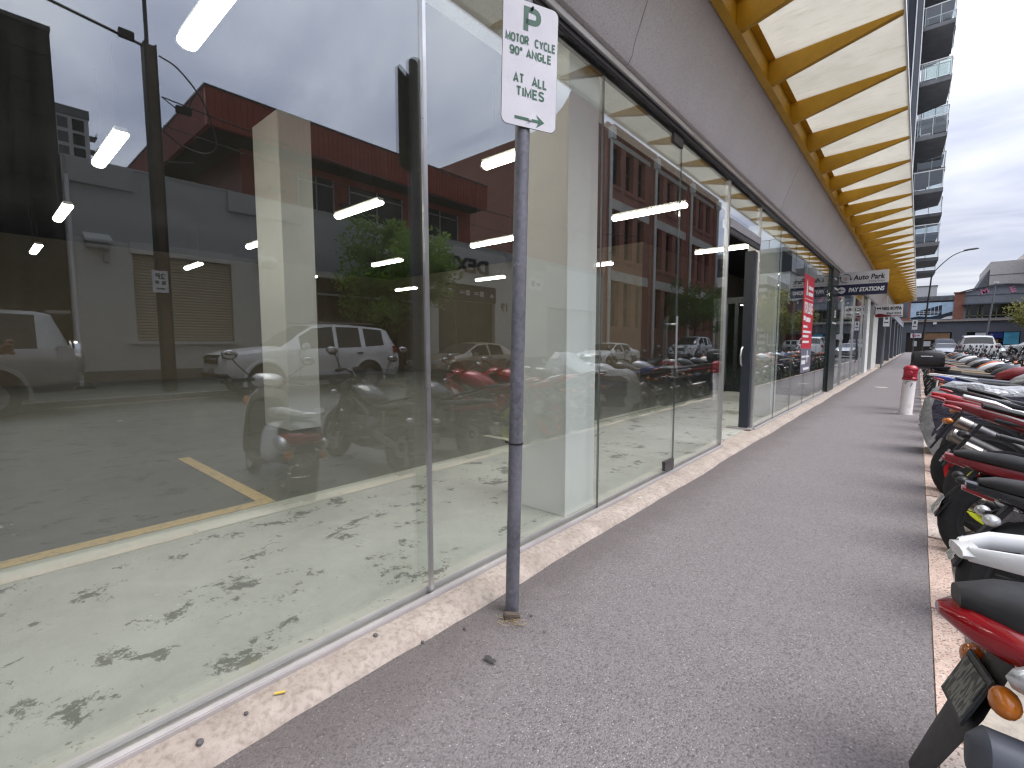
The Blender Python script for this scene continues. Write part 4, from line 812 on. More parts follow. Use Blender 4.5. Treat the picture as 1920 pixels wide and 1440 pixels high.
cable('cable', sag((13.4, 3.4, 8.7), (13.4, -16, 12.2), 0.3), 0.035); cable('cable', sag((13.4, 3.7, 7.6), (13.6, 32, 8.9), 0.9, 20), 0.018); cable('cable', sag((13.4, 3.7, 6.9), (13.6, 32, 7.6), 0.7, 20), 0.012)
cable('loop', [(13.4, 3.7, 8.6), (13.4, 4.1, 8.45), (13.4, 4.6, 7.9), (13.4, 4.85, 7.2), (13.4, 4.9, 6.7), (13.4, 4.6, 6.45), (13.4, 4.1, 6.5), (13.4, 3.7, 6.75)], 0.022); cable('loop', [(13.4, 3.7, 7.6), (13.4, 4.2, 7.35), (13.4, 4.35, 7.7), (13.4, 4.5, 8.0)], 0.014)
B('clamp', MB().box(13.33, 4.0, 7.35, 13.47, 4.35, 7.5), 'cable_black'); B('clamp', MB().box(13.33, 2.9, 8.72, 13.47, 3.2, 8.9), 'cable_black'); B('bracket', MB().tube([(13.45, 3.7, 6.0), (13.3, 4.3, 6.1)], 0.02, 6), 'pole_steel')
ts = B('time_sign', MB().box(13.22, 3.22, 2.58, 13.24, 3.56, 3.14), 'sign_white'); text_mb('2P', 0.2, (13.218, 3.39, 2.93), (0,-1,0), (0,0,1), bold=0.006).box(13.214, 3.28, 2.80, 13.219, 3.36, 2.88).box(13.214, 3.42, 2.78, 13.219, 3.50, 2.88).box(13.214, 3.30, 2.66, 13.219, 3.48, 2.70).build('lettering', 'sign_green', ts, world=True)
# second pole line: plain street wires past the warehouse
# ---- trees
def tree(name, label, loc, height, crown_r, crown_z, mat, n_leaf=6500, size=0.16, seed=1, trunk_r=0.1, group='street trees', squash=0.85):
    rr = random.Random(seed); o = thing(name, label, 'tree', loc, group=group)
    tr = MB(); top = height*0.78
    tr.tube([(0,0,-0.2), (0.03,0.02,height*0.25), (-0.02,0.04,height*0.45), (0.02,0,top)], [trunk_r*1.3, trunk_r, trunk_r*0.75, trunk_r*0.25], 9); tips = []
    for k in range(16):
        a = k*2.4+rr.uniform(-.4,.4); z0 = height*rr.uniform(0.32, 0.62); ln = crown_r*rr.uniform(0.55, 0.98)
        e_ = Vector((math.cos(a)*ln, math.sin(a)*ln, z0+rr.uniform(0.15, 0.75)*crown_r*squash)); s_ = Vector((0,0,z0)); md = s_.lerp(e_, 0.5)+Vector((0,0,0.12*ln))
        tr.tube([s_, md, e_], [trunk_r*0.45, trunk_r*0.28, trunk_r*0.08], 6); tips += [e_, md.lerp(e_, 0.5)]
    tr.build('trunk', 'bark', o, smooth=50)
    cl_ = [(Vector(t_), rr.uniform(0.20, 0.36)*crown_r) for t_ in tips]
    for k in range(14): a = rr.uniform(0, 6.28); q = rr.uniform(0, 0.8)*crown_r; cl_.append((Vector((q*math.cos(a), q*math.sin(a), crown_z+rr.uniform(-.6, .95)*crown_r*squash)), rr.uniform(0.18, 0.36)*crown_r))
    lf = MB(); per = n_leaf//len(cl_)
    for c_, r_ in cl_:
        for k in range(per):
            d = Vector((rr.gauss(0,1), rr.gauss(0,1), rr.gauss(0,0.7))); d = d.normalized()*r_*rr.random()**0.45
            q = c_+d; u = Vector((rr.gauss(0,1), rr.gauss(0,1), rr.gauss(-0.2,0.6))).normalized(); v_ = u.cross(Vector((rr.gauss(0,1), rr.gauss(0,1), rr.gauss(0,1)))).normalized()
            s1 = size*rr.uniform(0.6, 1.3); s2 = s1*0.42
            lf.add([q-u*s1*.5, q+v_*s2*.5-Vector((0,0,.1*s1)), q+u*s1*.5-Vector((0,0,.18*s1)), q-v_*s2*.5-Vector((0,0,.1*s1))], [(0,1,2,3)])
    lf.build('crown', mat, o); return o
tree('street_tree', 'bushy green street tree with feathery leaves beside the DEXIN lettering', (13.1, 10.7, 0), 6.1, 2.15, 4.3, 'leaf_green', 9500, 0.20, 2)
tree('street_tree', 'dark green street tree in front of the brick warehouse', (13.1, 41.5, 0), 6.7, 2.5, 4.6, 'leaf_dark', 7000, 0.24, 5)
tree('street_tree', 'olive green tree at the far end of the street before the grey shops', (13.2, 76, 0), 7.6, 4.3, 5.2, 'leaf_olive', 7000, 0.36, 9, 0.16)
tree('street_tree', 'olive green tree furthest right at the street end', (18.8, 80, 0), 8.0, 4.2, 5.4, 'leaf_olive', 5000, 0.36, 11, 0.16)
tree('street_tree', 'pale olive tree beyond the stone house', (15.5, 100, 0), 7.6, 4.6, 5.2, 'leaf_olive', 5000, 0.4, 13, 0.16)
# ================================================================== STREET END AND THE NEAR SIDE BEYOND THE SHOP
# charcoal piers past the shop
cp = thing('charcoal_building', 'charcoal building with projecting piers past the shop front', 'building', (-4, 50, 0)); B = W(cp)
B('wall', MB().box(-8, 31.3, -0.1, -0.75, 77, 4.4), 'charcoal_render')
for y in (36.5, 44.0, 51.5, 59.0, 67.0, 74.0): B('pier', MB().box(-0.75, y, -0.1, 0.10, y+1.3, 3.3), 'charcoal_render')
B('fascia', MB().box(-0.75, 31.4, 3.3, 0.15, 76.9, 3.9), 'slate_render'); B('step', MB().box(-0.75, 31.3, -0.1, 0.2, 77, 0.03), 'plinth_concrete')
# apartment block with balconies above
ab = thing('apartment_block', 'dark apartment block with stacked glass fronted balconies above the canopy', 'building', (-4, 55, 4.4)); B = W(ab)
B('wall', MB().box(-8, 37.2, 4.4, 0.55, 76, 30), 'navy_steel'); B('corner_fin', MB().box(0.551, 37.15, 4.4, 0.86, 37.6, 30), 'charcoal_render'); B('corner_trim', MB().box(0.86, 37.1, 4.4, 0.90, 37.3, 30), 'white_paint'); B('glazing', MB().box(-7, 37.1, 4.6, 0.2, 37.2, 30), 'pale_window')
B('corner_trim', MB().box(0.551, 37.0, 4.4, 0.60, 37.1, 30), 'white_paint')
for s_, y0_ in enumerate((37.75, 45.5, 53.2)):
    for k in range(8):
        z = 7.05+3.1*k+(0 if s_ == 0 else 0.15); dp = 2.30 if s_ == 0 else 2.45
        bl = B('balcony', MB().prism([(0.55, y0_), (dp, y0_), (dp-0.12, y0_+3.6), (0.55, y0_+4.6)], 2, z, z+0.22), 'slab_grey')
        def K(name, m, mat): return m.build(name, mat, bl, world=True)
        K('glass_panel', MB().box(0.95, y0_+0.02, z+0.28, dp-0.06, y0_+0.035, z+1.22), 'balustrade_glass'); K('glass_panel', MB().box(dp-0.05, y0_+0.05, z+0.28, dp-0.035, y0_+3.5, z+1.22), 'balustrade_glass')
        r_ = MB().box(0.9, y0_, z+1.24, dp, y0_+0.05, z+1.29).box(dp-0.05, y0_+0.05, z+1.24, dp, y0_+3.55, z+1.29)
        for xx in (0.95, (0.95+dp)/2, dp-0.06): r_.box(xx, y0_+0.036, z+0.2, xx+0.04, y0_+0.07, z+1.24)
        for yy_ in (y0_+1.2, y0_+2.4, y0_+3.5): r_.box(dp-0.034, yy_, z+0.2, dp-0.0, yy_+0.04, z+1.24)
        K('railing', r_, 'white_paint')
        K('door_glass', MB().box(0.551, y0_+0.5, z+0.25, 0.57, y0_+3.6, z+2.6), 'pale_window')
        if s_ == 0 and k in (1, 2):
            sh2 = MB().box(1.1, y0_+1.0, z+0.62, 1.55, y0_+1.5, z+0.67).box(1.1, y0_+1.0, z+0.22, 1.14, y0_+1.04, z+0.62).box(1.5, y0_+1.0, z+0.22, 1.54, y0_+1.04, z+0.62).box(1.05, y0_+1.0, z+0.67, 1.1, y0_+1.5, z+1.1)
            K('chair', sh2, 'dark_plastic' if k == 1 else 'white_paint')
# ---- shops closing the street
es = thing('end_shops', 'grey and brick shops with billboard closing the far end of the street', 'building', (8, 100, 0)); B = W(es); Y = 96
def holes_wall(y, th, x0, x1, z0, z1, holes):
    m = wall_with_holes(y, th, x0, x1, z0, z1, holes); m.v = [(b, a, c) for a, b, c in m.v]; m.f = [f[::-1] for f in m.f]; return m
B('ground_wall', holes_wall(Y, 0.4, -12, 30, -0.1, 4.6, [(-3.2, -0.8, 0, 2.9), (0.2, 5.4, 0, 3.0), (7.0, 12.4, 0, 3.0), (14.0, 20, 0, 3.0)]), 'charcoal_render')
B('cornice', MB().box(-12, Y-0.3, 4.6, 30, Y+0.4, 4.85), 'plinth_concrete'); B('core', MB().box(-12, Y+1.2, 0, 30, Y+12, 8.2), 'soffit_dark')
for a, b, mt in ((-3.2, -0.8, 'window_glass'), (0.2, 5.4, 'brown_door'), (7.0, 12.4, 'window_glass'), (14, 20, 'maroon')): B('shopfront', MB().box(a, Y+0.3, 0, b, Y+0.35, 3.0), mt)
for a, b, z0, z1, mt in ((0.7, 2.0, 2.2, 2.95, 'sign_white'), (7.9, 9.2, 2.0, 2.9, 'sign_white'), (9.3, 10.7, 2.1, 2.95, 'paint_blue'), (10.8, 12.3, 1.2, 2.95, 'sky_panel'), (2.2, 5.2, 1.9, 2.9, 'timber_panel'), (9.3, 10.3, 0.2, 1.9, 'timber_panel')):
    if mt == 'sky_panel' and mt not in MAT: simple('sky_panel', (0.10,0.42,0.62), 0.5, var=0.3, scale=1)
    if mt == 'timber_panel' and mt not in MAT: simple('timber_panel', (0.30,0.17,0.09), 0.6, var=0.2, scale=2)
    sp2 = B('shop_sign', MB().box(a, Y+0.1, z0, b, Y+0.16, z1), mt)
    if a == 0.7: text_mb('Law', 0.6, (a+0.65, Y+0.098, z0+0.2), (1,0,0), (0,0,1), bold=0.01).build('lettering', 'poster_red', sp2, world=True)
for a, b in ((1.0, 1.5), (2.2, 3.1), (3.6, 4.4), (4.6, 5.2)): B('window_display', MB().box(a, Y+0.2, 0.9, b, Y+0.28, 1.7), 'sign_grey_white')
B('upper_wall', holes_wall(Y, 0.3, -12, 30, 4.85, 8.3, [(6.7, 15, 5.0, 6.9)]), 'slate_render')
B('upper_glass', MB().box(6.7, Y+0.25, 5.0, 15, Y+0.29, 6.9), 'window_glass')
simple('frame_olive', (0.18,0.19,0.10), 0.6)
for x in (7.0, 7.9, 8.4, 9.2, 9.8, 11.0, 11.8, 13, 14.2): B('window_bar', MB().box(x, Y+0.15, 5.0, x+0.14, Y+0.25, 6.9), 'frame_olive')
B('window_bar', MB().box(6.7, Y+0.15, 5.3, 15, Y+0.24, 5.42), 'frame_olive')
for x in (-0.6, 5.35, 14.9): B('brick_pier', MB().box(x, Y-0.25, 4.85, x+1.1, Y+0.2, 8.7), 'brick_street_end'); B('pier_cap', MB().box(x-0.1, Y-0.35, 8.7, x+1.2, Y+0.3, 8.85), 'brick_street_end')
hb_ = B('billboard', MB().box(0.5, Y-0.12, 4.95, 5.34, Y-0.02, 7.5), 'bill_sky' if 'bill_sky' in MAT else simple('bill_sky', (0.50,0.66,0.80), 0.5, var=0.2, scale=0.6))
pm = MB()
rb_ = random.Random(4)
for k in range(7): pm.add([(1.2+k*0.42, Y-0.124, 5.6), (1.2+k*0.42+0.36, Y-0.124, 5.65), (1.2+k*0.42+0.36, Y-0.124, 6.3+k*0.13), (1.2+k*0.42, Y-0.124, 6.2+k*0.13)], [(0,1,2,3)])
pm.add([(0.55, Y-0.124, 5.0), (5.3, Y-0.124, 5.0), (5.3, Y-0.124, 6.1), (4.2, Y-0.124, 5.7), (2.8, Y-0.124, 5.35), (1.5, Y-0.124, 5.5), (0.55, Y-0.124, 5.3)], [tuple(range(7))]); pm.build('picture', 'navy_steel', hb_, world=True)
MB().add([(4.0, Y-0.128, 4.97), (5.3, Y-0.128, 4.97), (5.3, Y-0.128, 5.45), (4.6, Y-0.128, 5.3)], [(0,1,2,3)]).box(1.35, Y-0.128, 5.9, 3.9, Y-0.126, 5.98).box(1.35, Y-0.128, 6.15, 4.0, Y-0.126, 6.2).build('picture', 'ink_white', hb_, world=True)
B('parapet_band', MB().box(0.5, Y-0.15, 7.55, 5.3, Y+0.3, 7.75), 'soffit_dark'); pb_ = B('parapet', MB().box(0.5, Y-0.1, 7.75, 5.3, Y+0.3, 8.45), 'slab_grey')
text_mb('IIINDACO·IIII', 0.62, (2.9, Y-0.102, 7.87), (1,0,0), (0,0,1), depth=0.03).build('lettering', 'charcoal_render', pb_, world=True)
m = MB(); pts = [(6.2, 8.3), (14.6, 8.3)]+[(14.6-8.4*k/12, 8.75+0.75*math.sin(math.pi*k/12)) for k in range(13)]; m.prism(pts, 1, Y-0.1, Y+0.3); gq_ = B('arched_gable', m, 'slate_render')
m = MB(); rr_ = [[(14.9-9.0*k/12, yy_, 8.72+0.85*math.sin(math.pi*k/12)+dz) for yy_, dz in ((Y-0.5, 0), (Y+0.5, 0), (Y+0.5, 0.14), (Y-0.5, 0.14))] for k in range(13)]; m.rings(rr_); B('arched_roof', m, 'charcoal_render')
text_mb('M', 1.15, (8.6, Y-0.102, 8.45), (0.94,0,0.34), (-0.34,0,0.94), depth=0.05, bold=0.03).build('lettering', 'pink_letter', gq_, world=True); text_mb('E', 1.15, (11.4, Y-0.102, 8.5), (0.94,0,0.34), (-0.34,0,0.94), depth=0.05, bold=0.03).build('lettering', 'pink_letter', gq_, world=True)
B('awning_line', MB().box(6.3, Y-0.6, 6.95, 15.2, Y, 7.1), 'charcoal_render'); B('flood_lamp', MB().box(3.2, Y-0.7, 4.2, 3.6, Y-0.3, 4.5), 'ink_white')
cb_ = thing('concrete_building', 'tall pale concrete building behind the end shops', 'building', (22, 120, 0)); B = W(cb_)
B('wall', MB().box(10.3, 115, 0, 14.6, 135, 15.2), 'far_concrete'); B('wall', MB().box(14.62, 113.5, 0, 40, 135, 16.8), 'far_concrete'); B('wedge', MB().prism([(8.2, 9.5), (10.28, 9.5), (10.28, 14)], 1, 115.5, 135), 'slab_grey'); B('panel_joint', MB().box(10.3, 114.96, 12.9, 14.6, 115, 13.0), 'slab_grey')
for x in (18, 22, 26): B('panel_joint', MB().box(x, 113.46, 0, x+0.08, 113.5, 16.8), 'slab_grey')
wb_ = thing('white_box_building', 'plain cream box building far behind the billboard', 'building', (2, 130, 0)); MB().box(0.6, 125, 0, 3.9, 135, 12.6).build('wall', 'sign_grey_white', wb_, world=True); MB().box(0.5, 124.9, 12.6, 4.0, 135, 12.75).build('coping', 'slab_grey', wb_, world=True)
# ---- street lamp, flag pole, distant parking signs
lp = thing('street_lamp', 'dark street lamp with a long bent arm past the canopy', 'street lamp', (1.86, 45, 0)); B = W(lp)
B('pole', MB().tube([(1.86, 45, -0.1), (2.0, 45, 3.0), (2.15, 45, 6.1)], [0.075, 0.06, 0.045], 10), 'pole_steel', smooth=50); B('arm', MB().tube(curve([(2.15, 45, 6.0), (2.35, 45, 6.45), (3.0, 45, 7.2), (3.5, 45, 7.52), (3.95, 45, 7.62)]), 0.03, 8), 'galvanised', smooth=60); B('lantern', MB().loft([(3.7, 45, 7.63, 0.06, 0.04, 2.5), (3.9, 45, 7.65, 0.14, 0.06, 2.5), (4.3, 45, 7.68, 0.14, 0.06, 2.5), (4.45, 45, 7.68, 0.06, 0.03, 2.5)], 12), 'slab_grey', smooth=50); B('collar', MB().box(1.92, 44.92, 2.5, 2.06, 45.08, 2.75), 'pole_steel')
fp_ = thing('light_mast', 'slender pale mast in front of the end shops', 'mast', (8.3, 88, 0)); MB().tube([(8.3, 88, 0), (8.9, 88, 9.2)], [0.12, 0.07], 8).build('pole', 'slab_grey', fp_, world=True); MB().box(8.7, 87.8, 9.1, 9.2, 88.2, 9.35).build('lantern', 'ink_white', fp_, world=True)
for (x, y, lnx, lb) in ((0.28, 31.0, 0.12, 'small white parking sign on a dark post by the charcoal piers'), (1.45, 39.0, 0.02, 'small white parking sign near the kerb beyond the hydrant')):
    q = thing('parking_sign', lb, 'sign', (x, y, 0), group='distant parking signs'); MB().tube([(0,0,-0.1), (lnx,0,2.75)], 0.032, 8).build('post', 'galvanised', q); pz2 = MB().box(lnx-0.13, -0.04, 2.15, lnx+0.13, -0.034, 2.75).build('sign_plate', 'sign_white', q); MB().box(lnx-0.05, -0.043, 2.5, lnx+0.05, -0.04, 2.68).box(lnx-0.09, -0.043, 2.32, lnx+0.09, -0.04, 2.38).build('lettering', 'sign_green', pz2)
tag(MB().lathe([(0.0, 0.004), (0.16, 0.004), (0.165, 0.0)], (0.95, 17.2, 0.002), 'z', 20).build('pit_lid', 'gutter_concrete'), 'round pale service lid set in the footpath', 'lid')
# ================================================================== CARS
def wheel_mb(r, w_, n=28):
    t_ = MB().lathe([(r*0.62,-w_*.46),(r*0.80,-w_*.5),(r*0.93,-w_*.46),(r*0.99,-w_*.3),(r,0),(r*0.99,w_*.3),(r*0.93,w_*.46),(r*0.80,w_*.5),(r*0.62,w_*.46)], n=n); return t_
def car(name, label, loc, rz, p, group='cars parked across the street', parts=True):
    """local frame: nose at x=0 pointing to -x, tail at x=L; p holds the stations"""
    o = thing(name, label, 'car', loc, rz, group); paint = p['paint']; Wd = p['W']/2
    st_ = p['st']; g0 = p.get('z0', 0.30)
    def ring(s):
        x, zb, zt, wb, wt = s[:5]; z0 = s[5] if len(s) > 5 and s[5] is not None else g0
        wb *= Wd; wt *= Wd
        return [(x, 0, z0), (x, wb*0.86, z0), (x, wb*0.97, z0+0.10), (x, wb, z0+(zb-z0)*0.45), (x, wb*0.995, z0+(zb-z0)*0.72), (x, wb*0.965, zb-0.03), (x, wb*0.94, zb), (x, wt, zt-0.07), (x, wt*0.94, zt-0.015), (x, wt*0.5, zt+0.012), (x, 0, zt+0.018)]
    rs = [ring(s) for s in st_]; n = 11; body, sidegl, topgl = MB(), [], MB()
    for i in range(len(rs)-1):
        fl_ = st_[i][6] if len(st_[i]) > 6 else ''
        for j in range(n-1):
            for sg in (1, -1):
                q = [rs[i][j], rs[i][j+1], rs[i+1][j+1], rs[i+1][j]]; q = [(a, b*sg, c) for a, b, c in q]
                if 's' in fl_ and j == 6: sidegl.append((i, sg, q))
                elif 't' in fl_ and j >= 8: topgl.add(q, [(0,1,2,3)])
                else: body.add(q, [(0,1,2,3)])
    for r_ in (rs[0], rs[-1]):
        full = r_+[(a, -b, c) for a, b, c in r_[1:-1]][::-1]; body.add(full, [tuple(range(len(full)))])
    def weld(mb): 
        bm_ = {}; vs_ = []; ix = []
        for v in mb.v:
            k = tuple(round(c, 4) for c in v)
            if k not in bm_: bm_[k] = len(vs_); vs_.append(v)
            ix.append(bm_[k])
        fs = []
        for f in mb.f:
            g = [];
            for i in f:
                if not g or ix[i] != g[-1]: g.append(ix[i])
            if len(g) > 2 and g[0] == g[-1]: g.pop()
            if len(set(g)) > 2: fs.append(tuple(g))
        mb.v, mb.f = vs_, fs; return mb
    bo = weld(body).build('body', paint, o, smooth=38)
    for sg in (1, -1):
        # side windows: runs of consecutive flagged stations, one part each
        run = []
        for i, s2, q in sidegl+[(999, sg, None)]:
            if s2 != sg: continue
            if run and (i != run[-1][0]+1 or 'p' in (st_[i][6] if i < 900 else 'p')):
                m = MB()
                for _, qq in run: m.add(qq, [(0,1,2,3)])
                weld(m).build('side_window', 'car_glass', o, smooth=60); run = []
            if q: run.append((i, q))
    if topgl.f: weld(topgl).build('screen', 'car_glass', o, smooth=60)
    r = p['r']
    for ax_ in p['axles']:
        for sg in (1, -1):
            yy_ = sg*(Wd-0.10)
            m = wheel_mb(r, 0.22); m.v = [(a+ax_, b+yy_, c+r) for a, b, c in m.v]; wo = m.build('wheel', 'black_rubber', o, smooth=40)
            rim = MB().lathe([(0.02, 0.075), (r*0.18, 0.085), (r*0.20, 0.06), (r*0.58, 0.07), (r*0.64, 0.095), (r*0.66, 0.10)], n=24)
            rim.merge(MB().lathe([(r*0.14,0.02),(r*0.62,0.02)], n=24)); rim.v = [(a+ax_, b*sg+yy_, c+r) for a, b, c in rim.v]
            sp3 = MB()
            for k in range(6):
                a = k*math.pi/3; sp3.bar((ax_+math.cos(a)*r*.15, yy_+sg*.088, r+math.sin(a)*r*.15), (ax_+math.cos(a)*r*.62, yy_+sg*.088, r+math.sin(a)*r*.62), 0.03, 0.06, up=(0,1,0))
            rim.merge(sp3).build('rim', 'cast_alloy', wo, smooth=40)
            ar_ = MB().lathe([(0.0, 0.004), (r*1.20, 0.004), (r*1.20, -0.16)], n=26); ar_.v = [(a+ax_, b*sg+sg*(Wd+0.002), c+r+0.02) for a, b, c in ar_.v]
            ar_.v = [(a, b, max(c, g0*0.75)) for a, b, c in ar_.v]; ar_.build('wheel_arch', 'dark_plastic', o, smooth=40)
            m2 = MB().lathe([(r*1.18, 0.0), (r*1.20, 0.028), (r*1.34, 0.022), (r*1.40, -0.03)], n=22, a0=R(-12), a1=R(192)); m2.v = [(a+ax_, b*sg+sg*Wd, c+r+0.02) for a, b, c in m2.v]; m2.build('arch_flare', paint, o, smooth=40)
            # the tyre face stands out of the arch
            m3 = MB().lathe([(r*0.60, 0.03), (r*0.78, 0.04), (r*0.94, 0.03), (r, 0.0)], n=26); m3.v = [(a+ax_, b*sg+sg*(Wd+0.004), c+r) for a, b, c in m3.v]; m3.build('tyre_wall', 'black_rubber', wo, smooth=40)
            m4 = MB().lathe([(0.0, 0.02), (r*0.2, 0.025), (r*0.22, 0.01), (r*0.58, 0.015), (r*0.62, 0.035)], n=24)
            for k in range(6):
                a = k*math.pi/3; m4.bar((math.cos(a)*r*.18, 0.022, math.sin(a)*r*.18), (math.cos(a)*r*.60, 0.03, math.sin(a)*r*.60), 0.02, 0.055, up=(0,1,0))
            m4.v = [(a+ax_, b*sg+sg*(Wd+0.002), c+r) for a, b, c in m4.v]; m4.build('rim_face', 'cast_alloy', wo, smooth=40)
    for (nm, mat, c, sz) in p['bits']:
        for sg in ((1, -1) if c[1] else (1,)):
            MB().obox((c[0], c[1]*sg, c[2]), sz).build(nm, mat, o, bevel=min(sz)*0.28, smooth=50)
    return o
def mir(x, z, paint='paint_white'): return [('wing_mirror', paint, (x, 0.99*0.93+0.12, z), (0.12, 0.22, 0.16))]
suv = dict(paint='paint_car_white', W=1.86, r=0.385, axles=(0.90, 3.72), z0=0.40, st=[
    (0.0, 0.92, 0.98, 0.72, 0.62, 0.50), (0.07, 0.98, 1.06, 0.88, 0.74, 0.44), (0.35, 1.06, 1.13, 0.97, 0.84, 0.42), (0.9, 1.12, 1.19, 1.0, 0.86), (1.32, 1.16, 1.23, 1.0, 0.86, None, 't'), (1.62, 1.17, 1.42, 1.0, 0.84, None, 't'), (1.78, 1.17, 1.55, 1.0, 0.82, None, 'st'), (2.15, 1.18, 1.76, 1.0, 0.79, None, 's'), (2.72, 1.19, 1.82, 1.0, 0.78), (2.82, 1.19, 1.82, 1.0, 0.78, None, 's'), (3.52, 1.21, 1.81, 1.0, 0.77), (3.66, 1.22, 1.80, 1.0, 0.77, None, 's'), (4.28, 1.26, 1.76, 0.99, 0.75), (4.50, 1.24, 1.70, 0.97, 0.72, None, 't'), (4.74, 1.10, 1.30, 0.93, 0.80), (4.83, 1.0, 1.1, 0.88, 0.78, 0.5)],
    bits=[('headlamp', 'lens_clear', (0.22, 0.73, 0.99), (0.42, 0.22, 0.15)), ('grille', 'dark_plastic', (0.03, 0, 0.92), (0.12, 0.98, 0.24)), ('grille_bar', 'chrome', (-0.035, 0, 0.95), (0.03, 0.9, 0.05)), ('lower_bumper', 'dark_plastic', (0.10, 0, 0.56), (0.24, 1.62, 0.22)), ('fog_lamp', 'lens_clear', (0.10, 0.72, 0.60), (0.16, 0.14, 0.12)), ('number_plate', 'plate_white', (-0.03, 0, 0.66), (0.02, 0.37, 0.13)),
          ('wing_mirror', 'paint_car_white', (1.85, 1.03, 1.24), (0.14, 0.24, 0.17)), ('door_handle', 'chrome', (2.62, 0.925, 1.04), (0.20, 0.05, 0.04)), ('door_handle', 'chrome', (3.45, 0.925, 1.05), (0.20, 0.05, 0.04)), ('side_step', 'dark_plastic', (2.3, 0.88, 0.40), (1.9, 0.14, 0.07)), ('roof_rail', 'cast_alloy', (3.1, 0.66, 1.86), (1.9, 0.04, 0.045)), ('tail_lamp', 'lens_red', (4.66, 0.80, 1.12), (0.22, 0.18, 0.24)), ('door_seam', 'dark_plastic', (2.77, 0.932, 0.8), (0.012, 0.012, 0.78)), ('door_seam', 'dark_plastic', (1.72, 0.932, 0.8), (0.012, 0.012, 0.7))])
spj = dict(paint='paint_car_silver', W=1.88, r=0.39, axles=(0.95, 3.65), z0=0.42, st=[
    (0.0, 0.95, 1.0, 0.74, 0.64, 0.5), (0.08, 1.0, 1.08, 0.9, 0.76, 0.46), (0.4, 1.08, 1.15, 0.98, 0.85), (1.35, 1.14, 1.22, 1.0, 0.86, None, 't'), (1.68, 1.15, 1.5, 1.0, 0.84, None, 'st'), (1.95, 1.16, 1.78, 1.0, 0.81, None, 's'), (2.7, 1.17, 1.86, 1.0, 0.80), (2.8, 1.17, 1.86, 1.0, 0.80, None, 's'), (3.4, 1.18, 1.86, 1.0, 0.80), (3.5, 1.18, 1.86, 1.0, 0.8, None, 's'), (4.28, 1.19, 1.84, 1.0, 0.79), (4.50, 1.19, 1.80, 0.99, 0.78, None, 't'), (4.72, 1.10, 1.24, 0.97, 0.82), (4.80, 0.95, 1.05, 0.94, 0.8, 0.5)],
    bits=[('headlamp', 'lens_clear', (0.2, 0.75, 1.0), (0.4, 0.2, 0.18)), ('grille', 'dark_plastic', (0.03, 0, 0.93), (0.12, 0.9, 0.22)), ('wing_mirror', 'paint_car_silver', (1.8, 1.05, 1.28), (0.14, 0.24, 0.18)), ('tail_lamp', 'lens_clear', (4.63, 0.86, 1.08), (0.26, 0.14, 0.30)), ('rear_bumper', 'paint_car_silver', (4.52, 0, 0.68), (0.66, 1.92, 0.34)), ('spoiler', 'paint_car_silver', (4.62, 0, 1.84), (0.34, 1.30, 0.06)), ('roof_rail', 'dark_plastic', (3.0, 0.70, 1.92), (2.2, 0.05, 0.06)), ('door_handle', 'chrome', (3.35, 0.935, 1.02), (0.2, 0.05, 0.04)), ('tow_hitch', 'dark_plastic', (4.98, 0, 0.42), (0.36, 0.06, 0.06)), ('tow_ball', 'chrome', (5.14, 0, 0.49), (0.06, 0.06, 0.10))])
sed = dict(paint='paint_champagne', W=1.86, r=0.33, axles=(0.88, 3.80), z0=0.26, st=[
    (0.0, 0.66, 0.70, 0.66, 0.55, 0.32), (0.08, 0.72, 0.79, 0.86, 0.70, 0.28), (0.4, 0.80, 0.88, 0.97, 0.82), (1.0, 0.88, 0.97, 1.0, 0.85), (1.38, 0.92, 1.02, 1.0, 0.85, None, 't'), (1.75, 0.93, 1.19, 1.0, 0.80, None, 'st'), (2.15, 0.94, 1.38, 1.0, 0.75, None, 's'), (2.62, 0.95, 1.43, 1.0, 0.73), (2.72, 0.95, 1.435, 1.0, 0.73, None, 's'), (3.45, 0.97, 1.39, 1.0, 0.72), (3.62, 0.98, 1.33, 1.0, 0.72, None, 't'), (4.15, 0.99, 1.08, 0.98, 0.78), (4.65, 0.97, 1.05, 0.95, 0.80), (4.82, 0.90, 0.95, 0.88, 0.75, 0.36)],
    bits=[('headlamp', 'lens_clear', (0.22, 0.70, 0.73), (0.44, 0.26, 0.15)), ('grille', 'dark_plastic', (0.02, 0, 0.62), (0.10, 0.7, 0.12)), ('lower_grille', 'dark_plastic', (0.08, 0, 0.40), (0.20, 1.3, 0.13)), ('number_plate', 'plate_white', (-0.03, 0, 0.50), (0.02, 0.37, 0.12)), ('wing_mirror', 'paint_champagne', (1.80, 1.0, 1.0), (0.12, 0.22, 0.13)), ('door_handle', 'chrome', (2.58, 0.925, 0.85), (0.18, 0.04, 0.035)), ('tail_lamp', 'lens_red', (4.70, 0.76, 0.86), (0.16, 0.24, 0.17)), ('door_seam', 'dark_plastic', (2.67, 0.932, 0.62), (0.012, 0.012, 0.6))])
import copy as _cp
CX = 11.53
def cpos(y, x=CX): return (x, y, RD)
RZ = R(90)      # local +x (tail) -> world +y, so the nose points to -y
o = car('parked_car', 'white off-roader parked opposite in front of the roller shutter', cpos(3.95), RZ, suv); o.scale = (1.03, 1.0, 1.06)
o = car('parked_car', 'silver off-roader opposite with a covered spare wheel on its tail', cpos(-3.55), RZ, spj); o.scale = (1.03, 1.0, 1.08)
sw_ = MB().lathe([(0.0, 0.20), (0.26, 0.20), (0.33, 0.17), (0.36, 0.10), (0.36, 0.0), (0.0, 0.0)], (4.78, 0, 0.98), 'x', 30).build('spare_wheel_cover', 'paint_car_silver', o, smooth=35)
